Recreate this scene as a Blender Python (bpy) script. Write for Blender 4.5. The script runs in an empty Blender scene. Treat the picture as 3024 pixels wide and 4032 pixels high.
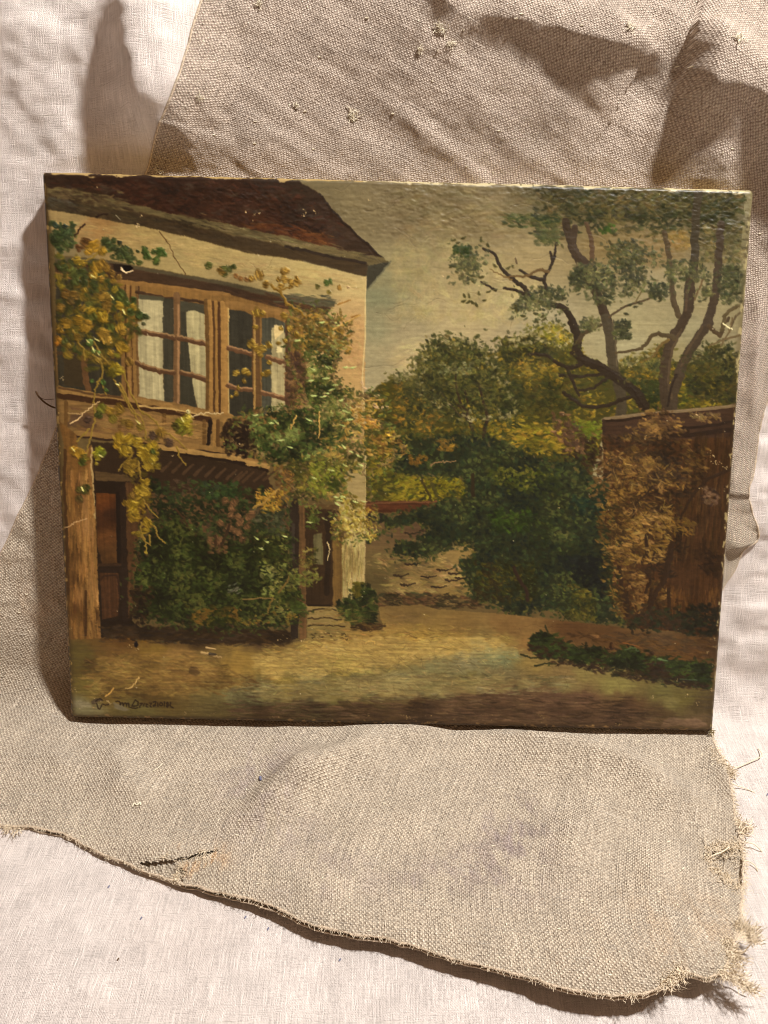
import bpy, bmesh, math
import numpy as np
from mathutils import Vector, Matrix
scene = bpy.context.scene
# ---------------------------------------------------------------- camera: solved from the four corners of the 41 x 33 cm canvas
SW, SH, FPX = 3024., 4032., 3028.
LEAN = math.radians(24)                                   # how far the canvas leans back
PWID = .41                                                # metres
CORN = np.array([[163,674],[2971,746],[2808,2882],[277,2826]], float)
def _hom(src, dst):
    A = []
    for (x, y), (u, v) in zip(src, dst):
        A.append([x,y,1,0,0,0,-u*x,-u*y,-u]); A.append([0,0,0,x,y,1,-v*x,-v*y,-v])
    return np.linalg.svd(np.array(A, float))[2][-1].reshape(3, 3)
K = np.array([[FPX,0,SW/2],[0,FPX,SH/2],[0,0,1]])
M = np.linalg.inv(K) @ _hom(np.array([[0,0],[1,0],[1,1],[0,1]], float), CORN)
if M[2,2] < 0: M = -M
a, b, t = M.T; sc = PWID/np.linalg.norm(a); t = t*sc
PHEI = PWID*np.linalg.norm(b)/np.linalg.norm(a)
x_ = a/np.linalg.norm(a); b_ = b - (b@x_)*x_; b_ /= np.linalg.norm(b_)
UP = np.array([0, math.sin(LEAN), math.cos(LEAN)]); NRM = np.array([0, -math.cos(LEAN), math.sin(LEAN)]); XW = np.array([1., 0, 0])
Cm = np.c_[x_, b_, np.cross(x_, b_)]; Wm = np.c_[XW, -UP, np.cross(XW, -UP)]
RWC = Cm @ Wm.T                                           # world -> camera (x right, y down, z forward)
THICK = .017                                              # canvas on its stretcher
TL_W = UP*PHEI + np.array([0, 0, THICK*math.sin(LEAN)])   # top-left corner; lower back edge rests at z = 0
CAM = TL_W - RWC.T @ t
cam_d = bpy.data.cameras.new('camera'); cam = bpy.data.objects.new('camera', cam_d); scene.collection.objects.link(cam); scene.camera = cam
cam_d.sensor_fit = 'VERTICAL'; cam_d.sensor_height = 24; cam_d.lens = 24*FPX/SH; cam_d.clip_start = .01; cam_d.clip_end = 50
R = RWC.T; cm = Matrix(((R[0,0],-R[0,1],-R[0,2],CAM[0]),(R[1,0],-R[1,1],-R[1,2],CAM[1]),(R[2,0],-R[2,1],-R[2,2],CAM[2]),(0,0,0,1)))
cam.matrix_world = cm
scene.render.resolution_x, scene.render.resolution_y = 768, 1024
# ---------------------------------------------------------------- light: one lamp high on the right, warm room light as fill
world = bpy.data.worlds.new('World'); scene.world = world; world.use_nodes = True
bg = world.node_tree.nodes['Background']; bg.inputs[0].default_value = (1.0, .60, .37, 1); bg.inputs[1].default_value = .27
KEYDIR = -.38*XW - .80*UP - .42*NRM; KEYDIR /= np.linalg.norm(KEYDIR)
def lamp(name, pos, aim, size, power, col):
    d = bpy.data.lights.new(name, 'AREA'); d.shape = 'DISK'; d.size = size; d.energy = power; d.color = col
    o = bpy.data.objects.new(name, d); scene.collection.objects.link(o); o.location = pos
    o.rotation_euler = (Vector(aim)-Vector(pos)).to_track_quat('-Z', 'Y').to_euler(); return o
CEN = np.array([.2, .05, .12])
lamp('key_lamp', CEN - KEYDIR*1.5, CEN, .11, 39, (1, .95, .905))
scene.view_settings.view_transform = 'Standard'; scene.view_settings.look = 'None'; scene.view_settings.exposure = 0; scene.view_settings.gamma = 1
scene.render.engine = 'CYCLES'
scene.cycles.filter_width = 1.05
IMPASTO = .00026
PAINT_GAIN = (1.56, 1.66, 1.52)
# ---------------------------------------------------------------- the oil painting, brushed stroke by stroke into arrays

rng = np.random.default_rng(7)
QUAD = np.array([[163,674],[2971,746],[2808,2882],[277,2826]], float)      # TL TR BR BL of the canvas, photo pixels
def homography(src, dst):
    A = []
    for (x, y), (u, v) in zip(src, dst):
        A.append([x,y,1,0,0,0,-u*x,-u*y,-u]); A.append([0,0,0,x,y,1,-v*x,-v*y,-v])
    return np.linalg.svd(np.array(A, float))[2][-1].reshape(3, 3)
PW, PH = 1240, 1000
HB = homography(QUAD, [[0,0],[PW,0],[PW,PH],[0,PH]])
def to_buf(p):
    p = np.asarray(p, float); q = np.c_[p, np.ones(len(p))] @ HB.T
    return q[:, :2] / q[:, 2:]
TILES = dict(A=(150,650), B=(850,650), C=(1550,700), D=(2250,700), E=(150,1200), F=(850,1200), G=(1550,1250), H=(2250,1250),
             I=(200,1750), J=(900,1750), K=(1550,1800), L=(2200,1800), M=(200,2300), N=(900,2300), O=(1550,2320), Q=(2200,2320))
def T(*a):
    """T('A',x,y,x,y,...,'B',x,y...) -> buffer points; 'S' = source pixels; 'P' = pixels of the 1659-wide view"""
    out = []; t = None; i = 0
    while i < len(a):
        if isinstance(a[i], str): t = a[i]; i += 1; continue
        x, y = a[i], a[i+1]; i += 2
        if t == 'S': out.append((x, y))
        elif t == 'P': out.append((x*1.8228, y*1.8228))
        else: out.append((TILES[t][0] + x*.45208, TILES[t][1] + y*.45208))
    return to_buf(out)
def smooth_noise(w, h, cx, cy, seed):
    r = np.random.default_rng(seed); gw, gh = int(w/cx)+3, int(h/cy)+3
    g = r.random((gh, gw)).astype(np.float32)
    x = np.arange(w)/cx; y = np.arange(h)/cy
    ix = x.astype(int); iy = y.astype(int); fx = x-ix; fy = y-iy
    fx = fx*fx*(3-2*fx); fy = (fy*fy*(3-2*fy))[:, None]
    a = g[iy][:, ix]*(1-fx) + g[iy][:, ix+1]*fx; b = g[iy+1][:, ix]*(1-fx) + g[iy+1][:, ix+1]*fx
    return (a*(1-fy) + b*fy).astype(np.float32)
def fbm(w, h, cx, cy, seed, n=3):
    o = 0; k = 1; s = 0
    for i in range(n):
        o = o + k*smooth_noise(w, h, max(cx/2**i, 1.01), max(cy/2**i, 1.01), seed+i*11); s += k; k *= .55
    return o/s*2-1
COL = np.zeros((PH, PW, 3), np.float32); HGT = np.zeros((PH, PW), np.float32)
YY, XX = np.mgrid[0:PH, 0:PW].astype(np.float32)
WX = fbm(PW, PH, 14, 14, 3, 3); WY = fbm(PW, PH, 14, 14, 77, 3)
GRAIN = fbm(PW, PH, 9, 4, 501, 3); STREAKV = fbm(PW, PH, 3, 60, 601, 2); STREAKH = fbm(PW, PH, 60, 3, 611, 2); MOT = fbm(PW, PH, 50, 40, 91, 4)
FINE = fbm(PW, PH, 4.5, 3, 951, 2)
def mask_poly(pts, warp=3., soft=1.):
    x0, y0 = np.floor(pts.min(0)-6).astype(int); x1, y1 = np.ceil(pts.max(0)+6).astype(int)
    x0, y0 = max(x0, 0), max(y0, 0); x1, y1 = min(x1, PW), min(y1, PH)
    if x1 <= x0 or y1 <= y0: return None
    sl = np.s_[y0:y1, x0:x1]
    X = XX[sl] + WX[sl]*warp; Y = YY[sl] + WY[sl]*warp
    ins = np.zeros(X.shape, bool); n = len(pts)
    for i in range(n):
        (ax, ay), (bx, by) = pts[i], pts[(i+1) % n]
        if ay == by: continue
        ins ^= ((Y < ay) != (Y < by)) & (X < (bx-ax)*(Y-ay)/(by-ay)+ax)
    m = ins.astype(np.float32)
    for _ in range(int(soft)):
        p = np.pad(m, 1, mode='edge'); m = (p[:-2, 1:-1]+p[2:, 1:-1]+p[1:-1, :-2]+p[1:-1, 2:]+2*p[1:-1, 1:-1])/6
    return sl, m
def poly(pts, col, warp=3., soft=1, var=8, streak=None, a=1., h=0.):
    r = mask_poly(pts, warp, soft)
    if r is None: return
    sl, m = r; c = np.array(col, np.float32)/255
    v = GRAIN[sl]*var/255 + MOT[sl]*var/255
    if streak == 'v': v = v + STREAKV[sl]*var*1.6/255
    if streak == 'h': v = v + STREAKH[sl]*var*1.6/255
    tex = c*(1 + v[..., None]*2.2)
    m = (m*a)[..., None]; COL[sl] = COL[sl]*(1-m) + tex*m; HGT[sl] += h*m[..., 0]
def field(pts, samples, warp=3., soft=1, var=7, streak='h', power=3., a=1.):
    """fill a polygon with colours interpolated between sample points"""
    r = mask_poly(pts, warp, soft)
    if r is None: return
    sl, m = r; X = XX[sl] + WX[sl]*14; Y = YY[sl] + WY[sl]*9
    acc = 0; ws = 0
    for (p, c) in samples:
        d = ((X-p[0])**2 + ((Y-p[1])*1.6)**2 + 60)**(-power/2); acc = acc + d[..., None]*np.array(c, np.float32)/255; ws = ws + d
    tex = acc/ws[..., None]; v = GRAIN[sl]*var/255 + (STREAKH if streak == 'h' else STREAKV)[sl]*var/255
    tex = tex*(1+v[..., None]*2.4); m = (m*a)[..., None]; COL[sl] = COL[sl]*(1-m) + tex*m
def S(tile, *a):
    return [(T(tile, a[i], a[i+1])[0], a[i+2]) for i in range(0, len(a), 3)]
def line(pts, w0, col, w1=None, h=.0, a=1., jit=.8, var=12, curve=True):
    if w1 is None: w1 = w0
    w0, w1 = (w if w < 5 else 5+(w-5)*.58 for w in (w0, w1))
    pts = np.asarray(pts, float)
    if curve and len(pts) > 2:                                             # catmull-rom
        P = np.vstack([2*pts[0]-pts[1], pts, 2*pts[-1]-pts[-2]]); o = []
        for i in range(1, len(P)-2):
            for t in np.linspace(0, 1, 7)[:-1]:
                o.append(.5*((2*P[i])+(-P[i-1]+P[i+1])*t+(2*P[i-1]-5*P[i]+4*P[i+1]-P[i+2])*t*t+(-P[i-1]+3*P[i]-3*P[i+1]+P[i+2])*t**3))
        pts = np.array(o+[P[-2]])
    pts = pts + rng.normal(0, jit, pts.shape)*np.r_[0, np.ones(max(len(pts)-2, 0)), 0][:len(pts), None]
    n = len(pts); W = np.linspace(w0, w1, n)
    x0, y0 = np.floor(pts.min(0)-max(w0, w1)-3).astype(int); x1, y1 = np.ceil(pts.max(0)+max(w0, w1)+3).astype(int)
    x0, y0 = max(x0, 0), max(y0, 0); x1, y1 = min(x1, PW), min(y1, PH)
    if x1 <= x0 or y1 <= y0: return
    sl = np.s_[y0:y1, x0:x1]; X = XX[sl]+WX[sl]*.7; Y = YY[sl]+WY[sl]*.7
    best = np.full(X.shape, -9., np.float32)
    for i in range(n-1):
        (ax, ay), (bx, by) = pts[i], pts[i+1]; dx, dy = bx-ax, by-ay; L = dx*dx+dy*dy+1e-6
        t = np.clip(((X-ax)*dx+(Y-ay)*dy)/L, 0, 1); d = np.hypot(X-ax-t*dx, Y-ay-t*dy)
        best = np.maximum(best, (W[i]*(1-t)+W[i+1]*t)/2 - d)
    m = np.clip(best+.5, 0, 1)
    c = np.array(col, np.float32)/255
    tex = c*(1 + GRAIN[sl]*var/255*2 + STREAKV[sl]*var/255)[..., None]
    HGT[sl] += h*np.clip(best/max(max(w0, w1)/2, 1), 0, 1)*m
    m = (m*a)[..., None]; COL[sl] = COL[sl]*(1-m) + tex*m
def dab(x, y, lx, ly, ang, c, h, a=1.):
    R = int(max(lx, ly)+2); xi, yi = int(x), int(y)
    x0, x1, y0, y1 = max(xi-R, 0), min(xi+R+1, PW), max(yi-R, 0), min(yi+R+1, PH)
    if x1 <= x0 or y1 <= y0: return
    sl = np.s_[y0:y1, x0:x1]; X = XX[sl]-x; Y = YY[sl]-y
    ca, sa = np.cos(ang), np.sin(ang); u = (X*ca+Y*sa)/lx; v = (-X*sa+Y*ca)/ly
    v = v + .3*u*u
    q = 1-(u*u+v*v) + FINE[sl]*.55; m = np.clip(q*1.15, 0, 1)*a
    br = 1 + .10*np.sin(v*7+x) + .10*u
    HGT[sl] = HGT[sl]*(1-.3*m) + .55*h*m*(.6+.5*np.abs(v)+.4*u)
    m = m[..., None]; COL[sl] = COL[sl]*(1-m) + (c*br[..., None])*m
def inside(px, py, pts):
    ins = np.zeros(px.shape, bool); n = len(pts)
    for i in range(n):
        (ax, ay), (bx, by) = pts[i], pts[(i+1) % n]
        if ay == by: continue
        ins ^= ((py < ay) != (py < by)) & (px < (bx-ax)*(py-ay)/(by-ay)+ax)
    return ins
def dabs(pts, n, lx, ly, pal, ang=0., dang=.5, h=.25, a=.80, edge=6., dv=.11, patch=True):
    """n short brush dabs inside a polygon; the palette drifts over patches so light and dark clumps form"""
    n = int(n*1.8); lo, hi = pts.min(0), pts.max(0)
    x = rng.uniform(lo[0], hi[0], n*4); y = rng.uniform(lo[1], hi[1], n*4)
    ok = inside(x+rng.normal(0, edge, n*4), y+rng.normal(0, edge, n*4), pts); x, y = x[ok][:n], y[ok][:n]
    n = int(n*1.0); lx *= .74; ly *= .74
    pal = np.array(pal, np.float32)/255; s = rng.integers(0, 9999)
    N = fbm(PW//4+2, PH//4+2, 9, 7, int(s), 2)
    for i in range(len(x)):
        if patch:
            q = N[int(np.clip(y[i], 0, PH-1))//4, int(np.clip(x[i], 0, PW-1))//4]*.9+.5 + rng.normal(0, .20)
            k = int(np.clip(q*len(pal), 0, len(pal)-1))
        else: k = rng.integers(0, len(pal))
        c = pal[k]*(1+rng.normal(0, dv)) * (1+rng.normal(0, .03, 3).astype(np.float32))
        f = rng.uniform(.55, 1.35)
        dab(x[i], y[i], lx*f, ly*f*rng.uniform(.7, 1.3), ang+rng.normal(0, dang), c, h*rng.uniform(.4, 1.3), a)
def leaf(tile, x, y, r, col, hi=None, k=5, h=1.1):
    """one impasto leaf: a flat base and a few loaded parallel strokes with a lit upper rim"""
    p = T(tile, x, y)[0]; r = r*.235; c0 = np.array(col, np.float32)/255; c1 = np.array(hi if hi else [min(255, q*1.2+8) for q in col], np.float32)/255
    a0 = rng.uniform(.1, 1.3) if rng.random() < .7 else rng.uniform(-.8, .2); ca, sa = np.cos(a0), np.sin(a0)
    dab(p[0]+.6, p[1]+1.2, r*1.1, r*.86, a0, c0*.68, h*.3, .6)
    dab(p[0], p[1], r*1.0, r*.74, a0, c0*rng.uniform(.86, 1.), h*.7)
    n = 4 if r > 7 else 3
    for i in range(n):
        o = (i-(n-1)/2)*r*.42; w = rng.normal(0, .12)
        c = c0*rng.uniform(.68, 1.05) if rng.random() < .55 else c1*rng.uniform(.85, 1.)
        dab(p[0]-sa*o+ca*rng.normal(0, r*.12), p[1]+ca*o, r*rng.uniform(.6, .85), r*.17+.5, a0+w, c, h*rng.uniform(.7, 1.5), .92)
    dab(p[0]+sa*r*.55-1, p[1]-ca*r*.55, r*.6, .9, a0+.1, c1*.96, h*1.1, .8)

def edge_break(pts, n, inn, out, w=7., lx=5., ly=2.6, h=.3, a=.75):
    """feather an outline: dabs of the mass thrown outward, dabs of what lies behind bitten inward"""
    q = np.vstack([pts, pts[:1]]); L = np.r_[0, np.cumsum(np.hypot(*np.diff(q, axis=0).T))]; t = rng.uniform(0, L[-1], n); cx, cy = pts.mean(0)
    x = np.interp(t, L, q[:, 0]); y = np.interp(t, L, q[:, 1])
    for i in range(n):
        o = abs(rng.normal(0, w)); s = rng.random() < .62; dx, dy = x[i]-cx, y[i]-cy; k = np.hypot(dx, dy)+1e-6; sg = 1 if s else -1
        c = (inn if s else out)[rng.integers(0, len(inn if s else out))]; f = rng.uniform(.5, 1.3)
        dab(x[i]+sg*dx/k*o+rng.normal(0, 2), y[i]+sg*dy/k*o+rng.normal(0, 2), lx*f, ly*f, rng.uniform(-1, 1.4), np.array(c, np.float32)/255*rng.uniform(.85, 1.12), h*rng.uniform(.3, 1.2), a)
import time; _t0 = time.time()
# ---------------------------------------------------------------- the surface everything lies on: floor, crease, leaning back
def rays(p): p = np.atleast_2d(np.asarray(p, float)); d = np.c_[(p[:,0]-SW/2)/FPX, (p[:,1]-SH/2)/FPX, np.ones(len(p))] @ RWC; return d
WL = math.radians(22.5); Y0 = .024+.006; RC = .03         # lean of the backing, where it meets the floor, crease radius
TH = math.pi/2-WL; TD = RC*math.tan(TH/2)
def base(s):
    """arc length s (0 at the middle of the crease) -> y, z, ny, nz"""
    s = np.asarray(s, float); half = RC*TH/2
    y = np.where(s < -half, Y0-TD+(s+half), 0.); z = np.zeros_like(y); ny = np.zeros_like(y); nz = np.ones_like(y)
    m = (s >= -half) & (s <= half); an = (s+half)/RC
    y = np.where(m, Y0-TD+RC*np.sin(an), y); z = np.where(m, RC*(1-np.cos(an)), z); ny = np.where(m, -np.sin(an), ny); nz = np.where(m, np.cos(an), nz)
    w = s > half; q = s-half
    y = np.where(w, Y0-TD+RC*math.sin(TH)+q*math.cos(TH), y); z = np.where(w, RC*(1-math.cos(TH))+q*math.sin(TH), z)
    ny = np.where(w, -math.sin(TH), ny); nz = np.where(w, math.cos(TH), nz); return y, z, ny, nz
SS = np.linspace(-.9, 1.1, 4001)
def unproj(p, h=0.):
    """photo pixel -> (x, s) on the backing raised by h"""
    p = np.atleast_2d(np.asarray(p, float)); h = np.broadcast_to(h, (len(p),)); d = rays(p); out = []
    y, z, ny, nz = base(SS)
    for k in range(len(p)):
        Y = y+ny*h[k]-CAM[1]; Z = z+nz*h[k]-CAM[2]; f = Y*d[k,2]-Z*d[k,1]      # zero where the ray meets the profile
        i = np.where((f[:-1]*f[1:] <= 0))[0]; best = None
        for j in i:
            tt = f[j]/(f[j]-f[j+1]+1e-30); yy = Y[j]+tt*(Y[j+1]-Y[j]); zz = Z[j]+tt*(Z[j+1]-Z[j]); lam = (yy*d[k,1]+zz*d[k,2])/(d[k,1]**2+d[k,2]**2)
            if lam > 0 and (best is None or lam < best[0]): best = (lam, SS[j]+tt*(SS[j+1]-SS[j]))
        out.append((CAM[0]+best[0]*d[k,0], best[1]) if best else (0, 0))
    return np.array(out)
def P2(*a): return np.array([(a[i]*1.8228, a[i+1]*1.8228) for i in range(0, len(a), 2)])
def vnoise(x, y, seed):
    r = np.random.default_rng(seed); g = r.random((256, 256)); ix = np.floor(x).astype(int); iy = np.floor(y).astype(int); fx = x-ix; fy = y-iy
    fx = fx*fx*(3-2*fx); fy = fy*fy*(3-2*fy); q = lambda i, j: g[j & 255, i & 255]
    return (q(ix,iy)*(1-fx)+q(ix+1,iy)*fx)*(1-fy)+(q(ix,iy+1)*(1-fx)+q(ix+1,iy+1)*fx)*fy
def nz3(x, s, cx, cs, seed, n=3):
    o = 0; k = 1.; t_ = 0
    for i in range(n): o = o+k*(vnoise(x/cx*2**i+50, s/cs*2**i+50, seed+i)*2-1); t_ += k; k *= .5
    return o/t_
class Ridge:
    """a fold: crest line through photo pixels, height h, widths of its two flanks (left / right of the direction of travel)"""
    def __init__(r, pts, h, wl, wr, taper=.04, wob=.0, lee=1.6):
        r.p = unproj(pts); r.h, r.wl, r.wr, r.tp, r.wob, r.lee = h, wl, wr, taper, wob, lee
    def __call__(r, x, s):
        R_ = 4.6*max(r.wl, r.wr)+.008; lo = r.p.min(0)-R_; hi = r.p.max(0)+R_; near = (x > lo[0]) & (x < hi[0]) & (s > lo[1]) & (s < hi[1]); out = np.zeros(x.shape)
        if near.any(): out[near] = r.ev(x[near], s[near])
        return out
    def ev(r, x, s):
        best = np.full(x.shape, 9.); sd = np.zeros(x.shape); along = np.zeros(x.shape); acc = 0.
        if r.wob: x = x+r.wob*nz3(x, s, .02, .02, 71, 2); s = s+r.wob*nz3(x, s, .02, .02, 91, 2)
        for i in range(len(r.p)-1):
            (ax, ay), (bx, by) = r.p[i], r.p[i+1]; dx, dy = bx-ax, by-ay; L = math.hypot(dx, dy)
            t_ = np.clip(((x-ax)*dx+(s-ay)*dy)/L**2, 0, 1); px, py = x-ax-t_*dx, s-ay-t_*dy; d = np.hypot(px, py); m = d < best
            best = np.where(m, d, best); sd = np.where(m, np.sign(dx*(s-ay)-dy*(x-ax)), sd); along = np.where(m, acc+t_*L, along); acc += L
        w = np.where(sd > 0, r.wl, r.wr); ex_ = np.where(sd > 0, 1.6, r.lee); e = np.clip(along/r.tp, 0, 1)*np.clip((acc-along)/r.tp, 0, 1); e = e*e*(3-2*e)
        q = np.sqrt((best/w)**2+.006)-.077; return r.h*e*np.exp(-np.abs(q)**ex_)
def blob(px, py, h, sx, ss):
    c = unproj(P2(px, py))[0]; return lambda x, s: h*np.exp(-((x-c[0])/sx)**2-((s-c[1])/ss)**2)
# folds of the white sheet (pixels of the 1659-wide view)
SHEET = [Ridge(P2(296,-140,312,0,322,100,338,185,335,280,322,400), .034, .034, .0210, .05, .001), Ridge(P2(-60,-10,60,60,170,110,240,160), .0045, .010, .010, .05, .001), Ridge(P2(0,380,60,360,100,330), .003, .02, .02),
         Ridge(P2(-60,520,40,535,110,540), .0035, .006, .012, .02), Ridge(P2(-60,620,20,640,120,655), .004, .006, .01, .02), Ridge(P2(-60,730,60,760,130,800), .003, .012, .012, .02), Ridge(P2(-40,300,60,200,120,60,150,-60), .005, .03, .03, .05),
         Ridge(P2(1560,1390,1620,1385,1760,1400), .003, .004, .02, .01), Ridge(P2(1580,1320,1640,1310,1760,1330), .003, .006, .012, .01), Ridge(P2(1600,1240,1700,1200), .005, .01, .01), Ridge(P2(1650,1560,1560,1480,1560,1430), .003, .01, .01, .02),
         Ridge(P2(1680,1000,1640,1100,1650,1200), .004, .01, .02, .03), Ridge(P2(60,2300,140,2130,160,2000,250,1950), .0022, .012, .02, .05), Ridge(P2(40,1900,70,2050,50,2200), .0015, .012, .01, .05), Ridge(P2(1659,1900,1640,2000,1650,2140), .002, .01, .02, .04)]
def h_sheet(x, s):
    h = np.zeros_like(x)
    for r in SHEET: h += r(x, s)
    wall = np.clip(s/.05, 0, 1)
    h += .0022*nz3(x, s, .09, .09, 3, 3) + .0006*nz3(x, s, .016, .013, 5, 3)*(.6+.9*wall) + .0030*(.25+.75*wall)*np.abs(nz3(x+s*.3, s, .035, .03, 8, 4)) + .0007*nz3(x, s, .008, .007, 12, 2)*(.3+.7*wall)
    h += .00045*nz3(x, s, .030, .0035, 9, 2)*(.35+.65*np.clip((x-.36)/.05, 0, 1)+.4*wall)
    return h
LIN = [Ridge(P2(830,-120,940,0,985,55,1020,85,1050,120), .017, .030, .016, .04, .004, 1.1), Ridge(P2(960,20,1014,66,1129,84,1229,108,1304,122,1379,140,1420,188), .022, .030, .018, .045, .004, 1.1),
       Ridge(P2(1400,190,1440,208,1529,222,1629,262,1700,310,1850,420), .032, .045, .024, .03, .004, 1.1), Ridge(P2(1440,215,1480,275,1520,330,1534,420,1545,520), .009, .016, .022, .05, .002),
       Ridge(P2(1000,120,1100,200,1230,300,1330,390), .0035, .012, .010, .06, .002), Ridge(P2(940,110,1080,260,1180,380), .0025, .012, .012, .06, .002), Ridge(P2(1250,120,1180,200,1200,330), .003, .02, .02, .05), Ridge(P2(1380,230,1360,300,1400,380), .004, .014, .016, .04, .002),
       Ridge(P2(520,120,700,260,860,380), .0012, .010, .010, .06, .002), Ridge(P2(450,260,600,360,680,420), .0012, .012, .012, .05, .002), Ridge(P2(620,60,800,170,980,330), .0014, .010, .010, .06, .002),
       Ridge(P2(1180,-40,1400,80,1660,170), .005, .04, .03, .06, .002), Ridge(P2(1320,30,1480,120,1659,220), .004, .02, .014, .05, .002), Ridge(P2(1560,20,1600,120,1659,180), .003, .02, .014, .05), 
       Ridge(P2(1636,560,1625,800,1616,960), .0028, .004, .004, .03), Ridge(P2(1560,1060,1600,1062,1625,1066), .003, .02, .004, .005), Ridge(P2(1550,1190,1600,1172,1638,1163), .005, .010, .003, .012),
       Ridge(P2(520,-60,760,60,960,240,1180,400), .006, .030, .022, .08, .003, 1.3), Ridge(P2(700,-80,900,90,1080,240,1200,330), .004, .02, .016, .08, .003, 1.3), Ridge(P2(1120,60,1280,230,1420,400), .005, .02, .02, .06, .003, 1.3), Ridge(P2(400,120,520,260,640,400), .004, .025, .02, .06, .003, 1.3),
       *[Ridge(P2(a_,b_,a_+150,b_+95+c_,a_+330,b_+215+c_), .0009, .004, .005, .05, .0015) for a_,b_,c_ in ((420,120,0),(470,210,8),(560,90,-6),(610,190,4),(700,60,0),(740,170,6),(820,250,-4),(860,120,8),(930,210,0),(1010,260,5),(1060,150,0),(380,260,0),(1240,20,10),(1130,-30,0),(1330,-20,6),(1420,60,12))],
       # floor part
       Ridge(P2(700,1618,800,1600,860,1583,940,1584,1000,1604), .0040, .012, .014, .03), Ridge(P2(960,1600,1030,1600,1109,1604,1254,1631,1329,1656,1404,1686,1504,1731,1590,1775), .0130, .0070, .020, .07, .0015),
       Ridge(P2(850,1590,740,1640,640,1700,520,1790,470,1850), .0130, .013, .011, .05, .002), Ridge(P2(700,1600,640,1680,560,1700), .008, .010, .010, .03), Ridge(P2(-80,1560,100,1600,200,1640), .002, .03, .03), Ridge(P2(1540,1600,1560,1680,1585,1740), .004, .004, .006, .02),
       Ridge(P2(60,1420,120,1500,150,1560), .003, .014, .014, .03), Ridge(P2(1350,1700,1250,1800,1200,1950), .006, .012, .012, .04, .002), Ridge(P2(1480,1800,1400,1900,1440,2040), .005, .01, .012, .04, .002), Ridge(P2(180,1580,260,1660,340,1780), .005, .010, .012, .04, .002), Ridge(P2(960,1700,900,1800,940,1900), .004, .014, .012, .05, .002), Ridge(P2(0,1660,120,1650,240,1700), .004, .010, .012, .04, .002),
       Ridge(P2(1100,2080,1280,2110,1400,2110,1560,2040), .004, .014, .03, .06)]
LIFT = [blob(350,1850,.0035,.018,.008), blob(1240,2130,.0120,.085,.045), blob(1540,2060,.0080,.05,.04), blob(760,2010,.0045,.06,.03), blob(560,1940,.0040,.05,.03), blob(200,1840,.0022,.08,.02)]
def h_linen(x, s):
    hs = h_sheet(x, s); h = hs*np.where(s > .0, .25, .6)
    up = np.clip((s-.12)/.1, 0, 1)
    for r in LIN: h = h+r(x, s)
    for b_ in LIFT: h = h+b_(x, s)
    h = h + .0022 + .0022*nz3(x, s, .10, .08, 23, 3) + .0007*nz3(x, s, .02, .02, 27, 3)
    u, v = x*.82-s*.57, x*.57+s*.82
    h = h + up*(.0012*nz3(v*.9, u, .012, .10, 31, 3) + .0005*nz3(x, s, .008, .006, 33, 2))
    return np.maximum(h, hs+.0009)
def to_world(x, s, h):
    y, z, ny, nz = base(s); return np.stack([x, y+ny*h, z+nz*h], -1)
def pix_on(p, hf, extra=0.):
    q = unproj(p)
    hh = hf(q[:,0], q[:,1])*0
    for _ in range(6): hh = .5*hh+.5*(hf(q[:,0], q[:,1])+extra); q = unproj(p, hh)
    return q
def grid_obj(name, P, uv=None, mats=None, parent=None, colour=None, keep=None, cname='stain_shade'):
    """P: (ny, nx, 3) points -> smooth shaded grid mesh"""
    ny, nx = P.shape[:2]; idx = np.arange(ny*nx).reshape(ny, nx)
    f = np.stack([idx[:-1,:-1], idx[1:,:-1], idx[1:,1:], idx[:-1,1:]], -1).reshape(-1, 4)
    if keep is not None: f = f[keep.reshape(-1)]
    me = bpy.data.meshes.new(name); me.vertices.add(ny*nx); me.vertices.foreach_set('co', P.astype(np.float32).ravel())
    me.loops.add(f.size); me.loops.foreach_set('vertex_index', f.ravel().astype(np.int32)); me.polygons.add(len(f))
    me.polygons.foreach_set('loop_start', np.arange(0, f.size, 4, dtype=np.int32)); me.polygons.foreach_set('loop_total', np.full(len(f), 4, np.int32))
    me.update(calc_edges=True); me.polygons.foreach_set('use_smooth', np.ones(len(f), bool))
    if uv is not None:
        l = me.uv_layers.new(name='weave'); l.data.foreach_set('uv', uv.reshape(-1, 2)[f.ravel()].astype(np.float32).ravel())
    if colour is not None:
        c = me.color_attributes.new(cname, 'FLOAT_COLOR', 'POINT'); cc = np.ones((ny*nx, 4), np.float32); cc[:, :3] = colour.reshape(-1, 3); c.data.foreach_set('color', cc.ravel())
    me.validate(); o = bpy.data.objects.new(name, me); scene.collection.objects.link(o)
    if mats: me.materials.append(mats)
    if parent: o.parent = parent
    return o
def tag(o, label=None, cat=None, kind=None, group=None):
    for k_, v_ in (('label', label), ('category', cat), ('kind', kind), ('group', group)):
        if v_: o[k_] = v_
    return o
def empty(name, loc=(0, 0, 0)):
    o = bpy.data.objects.new(name, None); scene.collection.objects.link(o); o.location = loc; return o
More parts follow.
